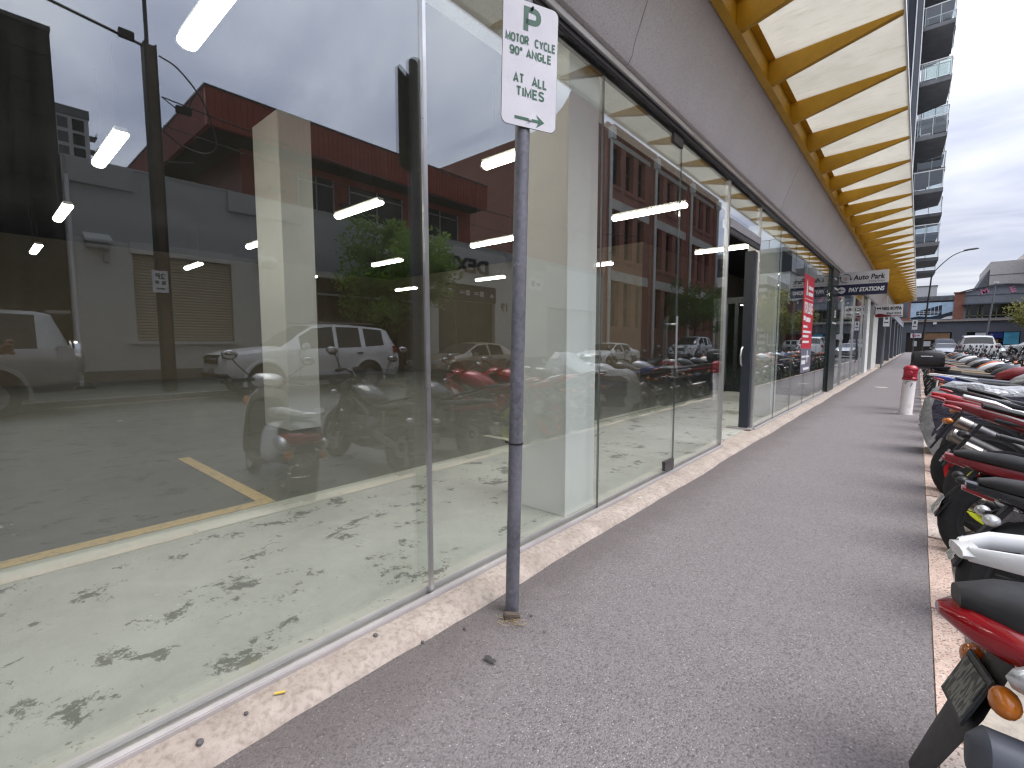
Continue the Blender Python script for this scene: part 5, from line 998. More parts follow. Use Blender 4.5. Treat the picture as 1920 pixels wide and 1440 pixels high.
MB().lathe([(0.362, 0.03), (0.372, 0.05), (0.372, 0.12), (0.362, 0.14)], (4.78, 0, 0.98), 'x', 30).build('cover_band', 'chrome', sw_, smooth=35)
sed1 = car('parked_car', 'champagne sedan parked opposite before the DEXIN shopfront', cpos(10.4), RZ, sed)
def recolour(o, paint):
    for ch in o.children:
        for s_ in ch.material_slots:
            if s_.material and s_.material.name.startswith('paint_'):
                s_.link = 'OBJECT'; s_.material = MAT[paint]
def car_copy(src, label, loc, rz, paint, group='cars parked across the street'):
    c = copy_tree(src); c.location = loc; c.rotation_euler = (0, 0, rz); c['label'] = label; c['group'] = group; recolour(c, paint); return c
car_copy(sed1, 'white sedan opposite, facing us in front of the brick warehouse', cpos(21.2), RZ, 'paint_car_white')
suv0 = [x for x in COL.objects if x.get('label', '').startswith('white off-roader')][0]
car_copy(suv0, 'white wagon parked opposite beyond the white sedan', cpos(34.0), RZ, 'paint_car_white')
car_copy(sed1, 'silver sedan far along the opposite kerb', cpos(45.0), RZ, 'paint_car_silver')
car_copy(suv0, 'white utility standing in the near lane far down the street', (4.6, 47, RD), -RZ, 'paint_car_white', 'cars far down the near lane')
car_copy(sed1, 'silver hatch directly behind the motorcycle row far down the street', (3.6, 55, RD), RZ, 'paint_silver', 'cars far down the near lane')
car_copy(sed1, 'white sedan beside the silver hatch far down the street', (6.6, 58, RD), RZ, 'paint_car_white', 'cars far down the near lane')
car_copy(suv0, 'grey wagon furthest down the near lane', (3.8, 66, RD), RZ, 'paint_grey', 'cars far down the near lane')
car_copy(suv0, 'white wagon crossing at the street end', (9.5, 84, RD), 0, 'paint_car_white', 'cars far down the near lane')
# ================================================================== MOTORCYCLES
def shift(m, dx=0, dy=0, dz=0): m.v = [(a+dx, b+dy, c+dz) for a, b, c in m.v]; return m
def bike_wheel(o, name, xc, r, w_, rim_mat, spokes=5, disc_r=0.11, dside=-1, wire=False):
    t_ = MB(); pr = []
    rr_ = 0.70*r
    for k in range(13):
        a = math.pi*k/12; pr.append((rr_+(r-rr_)*math.sin(a)**0.75 if 0 < k < 12 else rr_, -math.cos(a)*w_/2*(1 if abs(math.cos(a)) < 0.95 else 0.86)))
    t_.lathe(pr, (xc, 0, r), n=40); wo = t_.build(name, 'black_rubber', o, smooth=45)
    rm = MB().lathe([(0.715*r,-w_*.40),(0.735*r,-w_*.44),(0.70*r,-w_*.43),(0.655*r,-w_*.36),(0.63*r,-w_*.15),(0.62*r,0),(0.63*r,w_*.15),(0.655*r,w_*.36),(0.70*r,w_*.43),(0.735*r,w_*.44),(0.715*r,w_*.40)], (xc,0,r), n=40)
    rm.lathe([(0.02,-w_*.34),(0.055,-w_*.34),(0.06,-w_*.1),(0.06,w_*.1),(0.055,w_*.34),(0.02,w_*.34)], (xc,0,r), n=18)
    if wire:
        for k in range(18):
            a = k*2*math.pi/18; b = a+(0.35 if k % 2 else -0.35); rm.tube([(xc+0.055*math.cos(a), (0.03 if k % 2 else -0.03), r+0.055*math.sin(a)), (xc+0.63*r*math.cos(b), 0, r+0.63*r*math.sin(b))], 0.003, 4)
    else:
        for k in range(spokes):
            a = k*2*math.pi/spokes+0.3
            for s_ in (-0.16, 0.16): rm.bar((xc+0.05*math.cos(a), 0, r+0.05*math.sin(a)), (xc+0.64*r*math.cos(a+s_), 0, r+0.64*r*math.sin(a+s_)), 0.022, 0.030, up=(0,1,0))
    rm.build('rim', rim_mat, wo, smooth=40)
    ds = MB().lathe([(0.05,dside*w_*.40),(disc_r*0.58,dside*w_*.40),(disc_r*0.60,dside*w_*.42),(disc_r,dside*w_*.42),(disc_r,dside*w_*.46),(disc_r*0.6,dside*w_*.46)], (xc,0,r), n=30); ds.build('brake_disc', 'brake_steel', wo, smooth=35)
    MB().obox((xc+(-0.10 if xc > 0.5 else 0.09), dside*w_*.44, r+0.07), (0.10, 0.05, 0.06), Matrix.Rotation(R(35), 3, 'Y')).build('brake_caliper', 'engine_metal', o, bevel=0.01, smooth=40)
    return wo
def arc_guard(xc, r, w_, a0, a1, n=10, crown=0.02):
    m = MB(); rings = []
    for k in range(n+1):
        a = R(a0+(a1-a0)*k/n); rings.append([(xc+(r-0.03*abs(s_)**2+crown*(1-abs(s_)))*math.cos(a), s_*w_/2, r*0+(r-0.03*abs(s_)**2+crown*(1-abs(s_)))*math.sin(a)) for s_ in (-1, -.7, -.3, 0, .3, .7, 1)])
    return m.rings(rings, caps=False, closed=False)
def lensball(o, nm, c, r, mat): return MB().ball(c, r, 12, 8).build(nm, mat, o, smooth=60)
def bike(label, y, style='sport', x=2.19, ang=0.0, lean=-7.0, body='paint_red', accent='paint_white', rim='dark_plastic', seat='seat_vinyl', tail=None, muffler='titanium', topbox=None, rack=False, wire=False, lamp='lens_red', ind='lens_orange', tank=None, group='motorcycles parked along the kerb', tail_up=0.0, screen=False, ex=-1, mirror='mirror_glass', plate='plate_white', dz=0.0):
    o = thing('motorcycle', label, 'motorcycle', (x, y, RD), R(ang), group); o.rotation_euler = (R(lean), 0, R(ang))
    tail = tail or body; tank = tank or body; sport = style == 'sport'
    r1, r2 = 0.315, 0.30
    bike_wheel(o, 'rear_wheel', 0, r1, 0.19 if not wire else 0.13, rim, wire=wire); bike_wheel(o, 'front_wheel', 1.40, r2, 0.125, rim, disc_r=0.15, wire=wire)
    m = MB()
    for s_ in (-1, 1): m.bar((0, s_*0.135, r1), (0.56, s_*0.105, 0.43), 0.035, 0.075)
    m.box(0.40, -0.11, 0.40, 0.50, 0.11, 0.47); m.build('swingarm', 'cast_alloy' if style == 'naked' and not wire else 'engine_metal', o, bevel=0.008, smooth=40)
    MB().bar((0.0, 0.15, 0.375), (0.5, 0.13, 0.47), 0.03, 0.035).build('chain_guard', 'dark_plastic', o)
    MB().lathe([(0.03, 0.13), (0.095, 0.13), (0.10, 0.135), (0.03, 0.14)], (0, 0, r1), n=26).build('sprocket', 'engine_metal', o)
    MB().tube([(0.36, 0.02, 0.40), (0.30, 0.02, 0.66)], 0.035, 10).build('shock_absorber', 'rim_red' if sport else 'dark_plastic', o, smooth=50)
    en = MB().loft([(0.42,0,.42,.10,.13,4),(0.50,0,.42,.17,.17,4),(0.66,0,.40,.19,.18,4),(0.84,0,.42,.18,.19,4),(0.98,0,.47,.13,.13,4)], 16)
    for s_ in (-1, 1): en.lathe([(0.0, s_*.215), (0.075, s_*.215), (0.09, s_*.19), (0.09, s_*.12)], (0.60, 0, 0.38), n=20)
    en.loft([(0.70,0,.62,.13,.07,4),(0.86,0,.66,.14,.10,4),(0.99,0,.63,.12,.07,4)], 14)
    for k in range(5): en.box(0.74, -0.165, 0.52+k*0.028, 0.96, 0.165, 0.532+k*0.028)
    en.build('engine', 'engine_metal', o, smooth=40)
    MB().box(1.0, -0.15, 0.42, 1.035, 0.15, 0.72).build('radiator', 'dark_plastic', o, bevel=0.008)
    fr = MB()
    for s_ in (-1, 1): fr.tube([(1.08, s_*0.04, 0.88), (0.85, s_*0.15, 0.76), (0.58, s_*0.15, 0.62), (0.50, s_*0.13, 0.42)], [0.03, 0.034, 0.034, 0.03], 8).tube([(0.58, s_*0.12, 0.66), (0.25, s_*0.10, 0.76), (-0.08, s_*0.08, 0.84)], 0.016, 8)
    fr.build('frame', 'dark_plastic' if sport or wire else 'engine_metal', o, smooth=50)
    # forks, yokes, bars
    fk = MB()
    for s_ in (-1, 1): fk.tube([(1.09, s_*0.10, 0.95), (1.25, s_*0.10, 0.60)], 0.027, 10).tube([(1.25, s_*0.10, 0.62), (1.40, s_*0.10, r2)], 0.031, 10)
    fk.build('fork', 'engine_metal', o, smooth=50); MB().box(1.04, -0.13, 0.915, 1.13, 0.13, 0.95).box(1.12, -0.13, 0.74, 1.20, 0.13, 0.775).build('fork_yoke', 'dark_plastic', o, bevel=0.006)
    hz = 0.93 if sport else 1.04; hb_ = MB()
    for s_ in (-1, 1):
        if sport: hb_.tube([(1.08, s_*0.11, hz), (0.97, s_*0.34, hz-0.05)], 0.012, 8)
        else: hb_.tube([(1.06, s_*0.02, 0.95), (1.04, s_*0.10, hz), (0.98, s_*0.22, hz+0.03), (0.88, s_*0.38, hz)], 0.011, 8)
        e_ = Vector((0.97, s_*0.34, hz-0.05)) if sport else Vector((0.88, s_*0.38, hz)); st0 = Vector((1.02, s_*0.22, hz-0.02)) if sport else Vector((0.94, s_*0.29, hz+0.015))
        MB().tube([st0, e_], 0.018, 10).build('grip', 'black_rubber', o, smooth=50); MB().bar(st0+Vector((0.06,0,0)), e_+Vector((0.055,0,-0.01)), 0.012, 0.008).build('lever', 'cast_alloy', o)
        base = Vector((1.13, s_*0.14, 1.0)) if sport else st0; hd_ = Vector((1.12, s_*0.34, 1.11)) if sport else Vector((0.98, s_*0.40, hz+0.22))
        mr = MB().tube([base, hd_-Vector((0,s_*0.03,0.02))], 0.008, 6).merge(MB().ball(hd_, (0.028, 0.07, 0.045), 12, 8)).build('mirror', 'dark_plastic', o, smooth=50); MB().ball(hd_-Vector((0.014,0,0)), (0.017, 0.06, 0.037), 12, 6).build('mirror_glass', mirror, mr, smooth=60)
    hb_.build('handlebar', 'dark_plastic', o, smooth=50)
    MB().loft([(1.00,0,hz-0.02,.06,.03,3),(1.06,0,hz+0.04,.08,.035,3),(1.10,0,hz+0.05,.06,.02,3)], 12).build('instruments', 'dark_plastic', o, smooth=50)
    g_ = arc_guard(1.40, r2+0.022, 0.15, 55, 175 if sport else 150); shift(g_, 0, 0, r2); g_.build('front_mudguard', body if not wire else 'dark_plastic', o, smooth=60)
    # tank, seat, tail
    tk = [(0.50,0,.775,.085,.04,2.5),(0.58,0,.81,.135,.08,2.6),(0.72,0,.85,.175,.12,2.7),(0.88,0,.875,.185,.125,2.7),(1.0,0,.865,.14,.10,2.5),(1.08,0,.84,.07,.05,2.3)]
    MB().loft(tk, 18).build('fuel_tank', tank, o, smooth=50); MB().lathe([(0.0,.008),(0.035,.006),(0.038,0)], (0.88,0,1.0), 'z', 16).build('filler_cap', 'cast_alloy', o, smooth=40)
    tu = tail_up
    if sport:
        MB().loft([(0.58,0,.785,.09,.02,3),(0.45,0,.785,.135,.03,3),(0.25,0,.80,.125,.035,3),(0.12,0,.83,.10,.03,3)], 14).build('seat', seat, o, smooth=45)
        MB().loft([(0.14,0,.845,.09,.015,3),(0.05,0,.885,.105,.025,3),(-0.14,0,.935,.075,.02,3)], 14).build('pillion_seat', seat, o, smooth=45)
        MB().loft([(0.52,0,.73,.11,.03,3),(0.35,0,.745,.125,.05,3),(0.12,0,.80,.115,.06,3),(-0.08,0,.865,.085,.05,3),(-0.22,0,.915,.055,.035,3),(-0.34,0,.95,.02,.012,3)], 16).build('tail_fairing', tail, o, smooth=40)
        for s_ in (-1, 1):
            st3 = MB().add([(0.30,s_*.129,.77),(0.05,s_*.108,.842),(-0.24,s_*.058,.935),(-0.05,s_*.098,.885)], [(0,1,2,3)]); st3.build('tail_stripe', accent, o)
        tl_z, tl_x = 0.925, -0.335
    else:
        MB().loft([(0.56,0,.80,.085,.02,3),(0.42,0,.795,.135,.04,3),(0.18,0,.81,.13,.045,3),(-0.02,0,.845,.115,.045,3),(-0.20,0,.865,.085,.03,3),(-0.26,0,.865,.05,.015,3)], 16).build('seat', seat, o, smooth=45)
        MB().loft([(0.45,0,.72,.10,.035,3),(0.15,0,.755,.115,.045,3),(-0.12,0,.80,.09,.04,3),(-0.30,0,.845,.045,.022,3)], 14).build('tail_fairing', tail, o, smooth=40)
        tl_z, tl_x = 0.83, -0.30
    MB().loft([(tl_x-0.012,0,tl_z,.035,.012,2.5),(tl_x+0.04,0,tl_z-0.012,.05,.02,2.5),(tl_x+0.09,0,tl_z-0.03,.05,.02,2.5)], 12).build('tail_lamp', lamp, o, smooth=50)
    # plate hanger
    a_, b_ = Vector((-0.14, 0, 0.80)), Vector((-0.29, 0, 0.55)); MB().bar(a_, b_, 0.085, 0.02).bar(b_+Vector((0.03,0,0.04)), b_+Vector((-0.035,0,-0.08)), 0.12, 0.012).build('rear_mudguard', 'dark_plastic', o, bevel=0.004)
    pl_ = MB().bar(b_+Vector((0.02,0,0.05)), b_+Vector((-0.03,0,-0.045)), 0.16, 0.006); shift(pl_, -0.022, 0, 0.0); pl_.build('number_plate', plate, o)
    for s_ in (-1, 1):
        MB().tube([(-0.20, s_*0.03, 0.73), (-0.215, s_*0.13, 0.72)], 0.008, 6).build('indicator_stem', 'black_rubber', o); lensball(o, 'indicator', (-0.225, s_*0.165, 0.72), (0.03, 0.045, 0.026), ind); MB().tube([(1.16, s_*0.10, 0.80), (1.17, s_*0.19, 0.80)], 0.009, 6).build('indicator_stem', 'black_rubber', o); lensball(o, 'indicator', (1.17, s_*0.22, 0.80), (0.03, 0.04, 0.024), ind)
    # exhaust on the right (-y) side
    MB().tube([(0.95, ex*0.10, 0.50), (1.00, ex*0.12, 0.28), (0.80, ex*0.12, 0.20), (0.50, ex*0.15, 0.22), (0.25, ex*0.19, 0.36)], 0.023, 8).build('exhaust_pipe', 'titanium', o, smooth=50)
    e0, e1 = (Vector((0.27, ex*0.20, 0.37)), Vector((-0.22, ex*0.235, 0.62))) if sport else (Vector((0.30, ex*0.19, 0.30)), Vector((-0.20, ex*0.22, 0.43)))
    MB().tube([e0, e0.lerp(e1, 0.15), e0.lerp(e1, 0.8)], [0.03, 0.056, 0.056], 16).build('muffler', muffler, o, smooth=40); mt = MB().tube([e0.lerp(e1, 0.8), e0.lerp(e1, 0.98), e1], [0.0575, 0.0575, 0.035], 16); mt.build('muffler_cap', 'titanium' if muffler != 'titanium' else 'engine_metal', o, smooth=40)
    for s_ in (-1, 1): MB().tube([(0.46, s_*0.16, 0.36), (0.46, s_*0.25, 0.36)], 0.012, 8).tube([(0.22, s_*0.14, 0.46), (0.20, s_*0.24, 0.46)], 0.011, 8).build('foot_peg', 'cast_alloy', o); MB().bar((0.30, s_*0.12, 0.66), (0.24, s_*0.15, 0.44), 0.012, 0.03).build('peg_hanger', 'cast_alloy', o)
    MB().tube([(0.52, 0.14, 0.34), (0.50, 0.24, 0.02)], 0.012, 8).tube([(0.50, 0.235, 0.015), (0.56, 0.26, 0.012)], 0.011, 6).build('side_stand', 'engine_metal', o)
    if sport:
        for s_ in (-1, 1):
            pn = MB(); rings = []
            for (xx, zb, zt, yb, yt) in [(0.50,.33,.42,.15,.17),(0.62,.22,.56,.17,.215),(0.80,.20,.70,.19,.245),(0.98,.26,.80,.20,.25),(1.12,.42,.86,.185,.225),(1.26,.60,.90,.13,.16)]:
                rings.append([(xx, s_*(yb+(yt-yb)*math.sin(t_*1.57)), zb+(zt-zb)*t_) for t_ in (0, .2, .45, .7, .9, 1.0)]+[(xx, s_*(yb+(yt-yb)*math.sin(t_*1.57)-0.012), zb+(zt-zb)*t_) for t_ in (1.0, .9, .7, .45, .2, 0)])
            pn.rings(rings); pn.build('side_fairing', body, o, smooth=45)
            MB().add([(0.66,s_*.238,.50),(0.98,s_*.262,.66),(1.20,s_*.19,.86),(0.92,s_*.255,.70)], [(0,1,2,3)]).build('fairing_stripe', accent, o)
        MB().loft([(1.02,0,.93,.19,.06,2.5),(1.14,0,.90,.20,.12,2.5),(1.28,0,.86,.15,.12,2.4),(1.40,0,.80,.08,.07,2.2),(1.45,0,.77,.03,.025,2)], 18).build('nose_fairing', body, o, smooth=50)
        for s_ in (-1, 1): lensball(o, 'headlamp', (1.37, s_*0.075, 0.83), (0.05, 0.05, 0.026), 'lens_clear')
        sc2 = MB(); sc2.rings([[(1.02+0.26*t_*(1-0.0)-0.02, math.sin(a)*(0.15-0.05*t_), 1.12-0.17*t_+0.03*math.cos(a)) for a in [R(k) for k in range(-80, 81, 20)]] for t_ in (0, .35, .7, 1)], caps=False, closed=False); sc2.build('windscreen', 'screen_glass', o, smooth=60)
    else:
        hl = MB().lathe([(0.0,.075),(0.05,.07),(0.085,.04),(0.092,0.0),(0.085,-.05),(0.05,-.09),(0.0,-.10)], (1.24,0,0.86), 'x', 20).build('headlamp', 'dark_plastic', o, smooth=50); MB().lathe([(0.0,.083),(0.05,.078),(0.08,.048)], (1.24,0,0.86), 'x', 20).build('lens', 'lens_clear', hl, smooth=60)
        for s_ in (-1, 1): MB().loft([(0.78,s_*.175,.72,.02,.05,3),(0.92,s_*.19,.74,.03,.09,3),(1.05,s_*.17,.74,.02,.06,3)], 12).build('tank_shroud', accent, o, smooth=45)
        if screen: MB().rings([[(1.18+0.10*t_, math.sin(a)*(0.16-0.02*t_), 1.35-0.36*t_+0.02*math.cos(a)) for a in [R(k) for k in range(-70, 71, 20)]] for t_ in (0, .5, 1)], caps=False, closed=False).build('windscreen', 'screen_glass', o, smooth=60)
    if rack: 
        rk_ = MB()
        for s_ in (-1, 1): rk_.tube([(0.10, s_*0.11, 0.87), (-0.34, s_*0.11, 0.93), (-0.40, s_*0.10, 0.93)], 0.010, 8).tube([(-0.30, s_*0.11, 0.92), (-0.32, s_*0.12, 0.72), (-0.10, s_*0.12, 0.70)], 0.010, 8)
        rk_.tube([(-0.40, -0.10, 0.93), (-0.42, 0, 0.93), (-0.40, 0.10, 0.93)], 0.010, 8); rk_.build('luggage_rack', 'ink_white' if rack == 'white' else 'dark_plastic', o, smooth=50)
    if topbox:
        tb = MB().loft([(-0.60,0,1.09,.17,.10,4),(-0.56,0,1.09,.21,.135,4),(-0.38,0,1.10,.225,.15,4),(-0.20,0,1.10,.22,.15,4),(-0.13,0,1.09,.19,.12,4)], 20).build('top_box', topbox, o, smooth=40); MB().box(-0.595, -0.215, 1.085, -0.14, 0.215, 1.10).build('box_seam', 'black_rubber', tb); MB().box(-0.46, -0.2255, 1.12, -0.30, -0.222, 1.135).build('badge', 'ink_white', tb); MB().box(-0.60, -0.12, 1.02, -0.585, 0.12, 1.06).build('reflector', 'lens_red', tb); MB().box(-0.5, -0.14, 0.925, -0.05, 0.14, 0.955).build('box_plate', 'dark_plastic', o)
    if dz:
        for ch in o.children:
            nm = ch.name.split('.')[0]
            if nm in ('seat', 'tail_fairing', 'tail_lamp', 'rear_mudguard', 'number_plate') or (nm in ('indicator', 'indicator_stem') and ch.data.vertices[0].co.x < 0): ch.location.z -= dz
            if nm in ('fuel_tank', 'filler_cap', 'tank_shroud'): ch.location.z -= dz*0.6
    return o
def scooter(label, y, x=2.19, ang=0.0, lean=-6.0, body='paint_white', inner='dark_plastic', seat='grey_vinyl', group='motorcycles parked along the kerb', rail='paint_white'):
    o = thing('motor_scooter', label, 'scooter', (x, y, RD), R(ang), group); o.rotation_euler = (R(lean), 0, R(ang)); r = 0.245
    bike_wheel(o, 'rear_wheel', 0.0, r, 0.13, 'engine_metal', disc_r=0.08); bike_wheel(o, 'front_wheel', 1.30, r, 0.12, 'engine_metal', disc_r=0.10)
    MB().loft([(-0.13,0,.605,.168,.15,2.8),(0.05,0,.55,.18,.19,3),(0.30,0,.50,.175,.20,3),(0.44,0,.46,.15,.16,3),(0.50,0,.44,.12,.12,3)], 20).build('rear_body', body, o, smooth=45); MB().loft([(-0.43,0,.70,.05,.025,2.6),(-0.34,0,.69,.115,.06,2.6),(-0.20,0,.66,.15,.10,2.8),(-0.132,0,.64,.16,.115,2.8)], 20).build('tail_cover', inner, o, smooth=45)
    MB().loft([(-0.24,0,.80,.10,.025,3),(-0.12,0,.80,.14,.045,3),(0.10,0,.775,.15,.055,3),(0.30,0,.765,.14,.05,3),(0.50,0,.76,.09,.03,3)], 16).build('seat', seat, o, smooth=45)
    MB().loft([(0.42,0,.30,.16,.04,4),(0.60,0,.28,.17,.035,4),(0.86,0,.29,.17,.04,4),(0.96,0,.34,.16,.06,4)], 16).build('floor_board', inner, o, smooth=40)
    sh3 = MB(); rings = []
    for (zz, xx, hw) in [(0.26,0.97,.15),(0.34,0.93,.20),(0.45,0.93,.215),(0.60,0.93,.21),(0.75,0.92,.205),(0.86,0.90,.175),(0.93,0.89,.12)]:
        rings.append([(xx+0.16*math.cos(a)*1.0-0.05, hw*math.sin(a), zz) for a in [R(k) for k in range(-85, 86, 17)]]+[(xx+0.145*math.cos(a)-0.062, (hw-0.006)*math.sin(a), zz) for a in [R(k) for k in range(85, -86, -17)]])
    sh3.rings(rings); sh3.build('leg_shield', body, o, smooth=45); MB().loft([(0.86,0,.58,.17,.24,3.5),(0.93,0,.60,.165,.25,3.5)], 16).build('inner_panel', inner, o, smooth=40)
    MB().loft([(0.86,0,1.00,.07,.03,3),(0.93,0,1.02,.13,.06,3),(1.02,0,1.01,.14,.075,2.6),(1.09,0,.99,.09,.05,2.4)], 16).build('bar_cowl', body, o, smooth=50); MB().tube([(0.95,0,0.95),(1.0,0,0.80)], 0.06, 10).build('steering_neck', body, o)
    lensball(o, 'headlamp', (1.07, 0, 1.0), (0.04, 0.085, 0.045), 'lens_clear')
    for s_ in (-1, 1):
        MB().tube([(0.95, s_*0.11, 1.02), (0.87, s_*0.33, 1.0)], 0.018, 8).build('grip', 'black_rubber', o, smooth=50); MB().bar((0.98, s_*0.17, 1.01), (0.94, s_*0.33, 0.99), 0.01, 0.008).build('lever', 'cast_alloy', o)
        hd_ = Vector((0.93, s_*0.36, 1.24)); mr = MB().tube([(0.95, s_*0.16, 1.04), (0.94, s_*0.30, 1.16), hd_], 0.006, 6).merge(MB().ball(hd_, (0.022, 0.07, 0.048), 12, 8)).build('mirror', 'dark_plastic', o, smooth=50); MB().ball(hd_-Vector((0.012,0,0)), (0.014, 0.06, 0.04), 12, 6).build('mirror_glass', 'mirror_glass', mr, smooth=60)
        MB().tube([(1.08, s_*0.075, 0.50), (1.30, s_*0.075, r)], 0.022, 8).build('fork', 'engine_metal', o)
        lensball(o, 'indicator', (-0.21, s_*0.150, 0.575), (0.16, 0.05, 0.06), 'lens_clear'); lensball(o, 'indicator', (1.02, s_*0.17, 0.80), (0.03, 0.03, 0.05), 'lens_orange')
    g_ = arc_guard(1.30, r+0.03, 0.15, 40, 165); shift(g_, 0, 0, r); g_.build('front_mudguard', body, o, smooth=60)
    MB().loft([(-0.465,0,.655,.03,.014,2.5),(-0.41,0,.645,.105,.045,2.6),(-0.32,0,.625,.145,.065,2.6),(-0.22,0,.615,.165,.06,2.6)], 16).build('tail_lamp', 'lens_red', o, smooth=45)
    gr_ = MB()
    for s_ in (-1, 1): gr_.loft([(0.02,s_*.14,.80,.012,.02,3),(-0.18,s_*.155,.835,.014,.026,3),(-0.34,s_*.12,.835,.014,.024,3),(-0.42,s_*.05,.825,.016,.018,3)], 10)
    gr_.loft([(-0.435,0,.822,.07,.014,3),(-0.40,0,.826,.075,.018,3)], 10); gr_.build('grab_rail', rail, o, smooth=45)
    a_, b_ = Vector((-0.33, 0, 0.57)), Vector((-0.50, 0, 0.18)); mg = MB(); rings = [[(q.x, s_*hw, q.z+dz) for s_, dz in ((-1,0),(-.6,.012),(.6,.012),(1,0),(.6,-.012),(-.6,-.012))] for q, hw in ((a_, .07), (a_.lerp(b_,.35), .10), (a_.lerp(b_,.75), .075), (b_, .055))]
    mg.rings(rings).build('rear_mudguard', 'dark_plastic', o, smooth=40); pl_ = MB().bar(a_.lerp(b_, .10)+Vector((-.024,0,0)), a_.lerp(b_, .44)+Vector((-.024,0,0)), 0.19, 0.008).build('number_plate', 'plate_dark', o, bevel=0.003); MB().bar(a_.lerp(b_, .14)+Vector((-.030,0,0)), a_.lerp(b_, .40)+Vector((-.030,0,0)), 0.165, 0.003).build('plate_face', 'plate_smudge', pl_)
    lensball(o, 'indicator', (-0.36, -0.12, 0.50), (0.03, 0.045, 0.035), 'lens_orange'); lensball(o, 'indicator', (-0.36, 0.12, 0.50), (0.03, 0.045, 0.035), 'lens_orange')
    MB().loft([(-0.10,0.10,.25,.05,.07,3),(0.2,0.10,.28,.08,.11,3),(0.42,0.08,.30,.07,.08,3)], 14).build('engine', 'engine_metal', o, smooth=40); MB().loft([(-0.43,-.155,.375,.025,.04,2.6),(-0.40,-.16,.37,.055,.072,2.8),(-0.15,-.165,.33,.065,.08,2.8),(0.12,-.155,.28,.055,.065,2.8),(0.26,-.14,.25,.03,.035,2.6)], 18).build('muffler', 'grey_vinyl', o, smooth=45)
    MB().tube([(0.35,0.12,.25),(0.33,0.24,.02)], 0.012, 8).build('side_stand', 'engine_metal', o)
    return o
def covered(label, y, x=2.19, ang=0.0, group='motorcycles parked along the kerb'):
    o = thing('covered_motorcycle', label, 'motorcycle', (x, y, RD), R(ang), group)
    bike_wheel(o, 'rear_wheel', 0, 0.31, 0.17, 'dark_plastic'); bike_wheel(o, 'front_wheel', 1.40, 0.30, 0.12, 'dark_plastic')
    rc = random.Random(8); prof = [(-0.46,.52,.10,.42),(-0.42,.74,.20,.26),(-0.36,.86,.25,.16),(-0.22,.94,.28,.12),(-0.02,.93,.31,.12),(0.2,.90,.33,.13),(0.42,.92,.35,.14),(0.62,1.0,.37,.14),(0.82,1.10,.42,.15),(0.95,1.20,.46,.16),(1.08,1.22,.44,.16),(1.25,1.08,.36,.16),(1.45,.84,.28,.17),(1.64,.62,.2,.18),(1.72,.45,.1,.3)]
    rings = []; rn = []
    for i, (xx, zt, hw, zb) in enumerate(prof):
        ring = []
        for k in range(21):
            t_ = -1+2*k/20; a = t_*1.5; yy_ = hw*math.copysign(min(1, abs(t_)*1.55)**0.85, t_)*(1+0.10*math.sin(k*2.3+i*1.1)); f_ = max(0, abs(t_)-0.35)/0.65
            ring.append((xx+0.02*math.sin(k*1.9+i), yy_, zt-(zt-zb)*f_**0.9-0.03*t_*t_+0.012*math.sin(k*1.7+i*2)))
        rings.append(ring)
    MB().rings(rings, caps=False, closed=False).add(rings[0], [tuple(range(21))]).add(rings[-1], [tuple(range(21))]).build('cover', 'bike_cover', o, smooth=70)
    pn = [[(p[0], p[1]*1.03, p[2]-0.004) for p in r_[2:7]] for r_ in rings[2:9]]; MB().rings(pn, caps=False, closed=False).build('cover_panel', 'bike_cover_navy', o, smooth=70)
    return o
scooter('white step-through scooter with a red and clear tail lamp', 1.70, x=2.26, ang=9)
cA = bike('plain black motorcycle beyond the white scooter', 2.86, 'naked', x=2.21, body='paint_black', accent='paint_black', muffler='engine_metal', lean=-8, ind='lens_clear', ex=1, dz=0.11)
bike('black motorcycle with thin wheel spokes and a dark red tail', 3.80, 'naked', x=2.17, body='paint_black', accent='paint_graphite', tail='paint_dark_red', rim='dark_plastic', wire=True, ind='dark_plastic', muffler='dark_plastic', ex=1, dz=0.15)
sR = bike('dark red sport motorcycle with fluorescent yellow wheel rims', 4.62, 'sport', x=2.22, body='paint_red', accent='paint_white', tail='paint_dark_red', rim='rim_yellow', muffler='dark_plastic', ex=1, ind='dark_plastic')
bike('red and white sport motorcycle with red wheel rims', 5.36, 'sport', x=2.16, body='paint_red', accent='paint_white', tail='paint_red', rim='rim_red', muffler='dark_plastic', seat='paint_white')
sK = bike('black sport motorcycle with silver tail flashes next to the covered one', 6.28, 'sport', x=2.24, body='paint_black', accent='paint_silver', muffler='engine_metal')
covered('motorcycle under a silver and navy rain cover', 7.28, x=2.24)
sB = bike('white and blue striped sport motorcycle behind the covered one', 8.25, 'sport', x=2.24, body='paint_white', accent='paint_blue', tail='paint_blue', muffler='dark_plastic', seat='grey_vinyl')
bike('black motorcycle carrying a white tube luggage rack', 9.15, 'naked', x=2.26, body='paint_black', accent='paint_graphite', rack='white')
nS = bike('silver grey motorcycle with a long grey seat', 10.0, 'naked', x=2.24, body='paint_silver', accent='paint_black', seat='grey_vinyl')
bike('black touring motorcycle with a big black top box overhanging the path', 11.55, 'naked', x=2.22, body='paint_dark_red', accent='paint_black', topbox='dark_plastic', rack=True, screen=True)
nT = bike('graphite motorcycle with a tan seat just beyond the top box', 12.5, 'naked', x=2.24, body='paint_graphite', accent='paint_black', seat='tan_vinyl', screen=True)
sc0 = [k for k in COL.objects if k.name.startswith('motor_scooter')][0]
kinds = [(sK, 'paint_grey', 'grey sport motorcycle'), (nS, 'paint_white', 'white naked motorcycle'), (sR, 'paint_orange', 'orange sport motorcycle'), (nT, 'paint_black', 'black naked motorcycle'), (sB, 'paint_silver', 'silver sport motorcycle'), (sc0, 'paint_graphite', 'dark scooter'), (cA, 'paint_blue', 'blue naked motorcycle')]
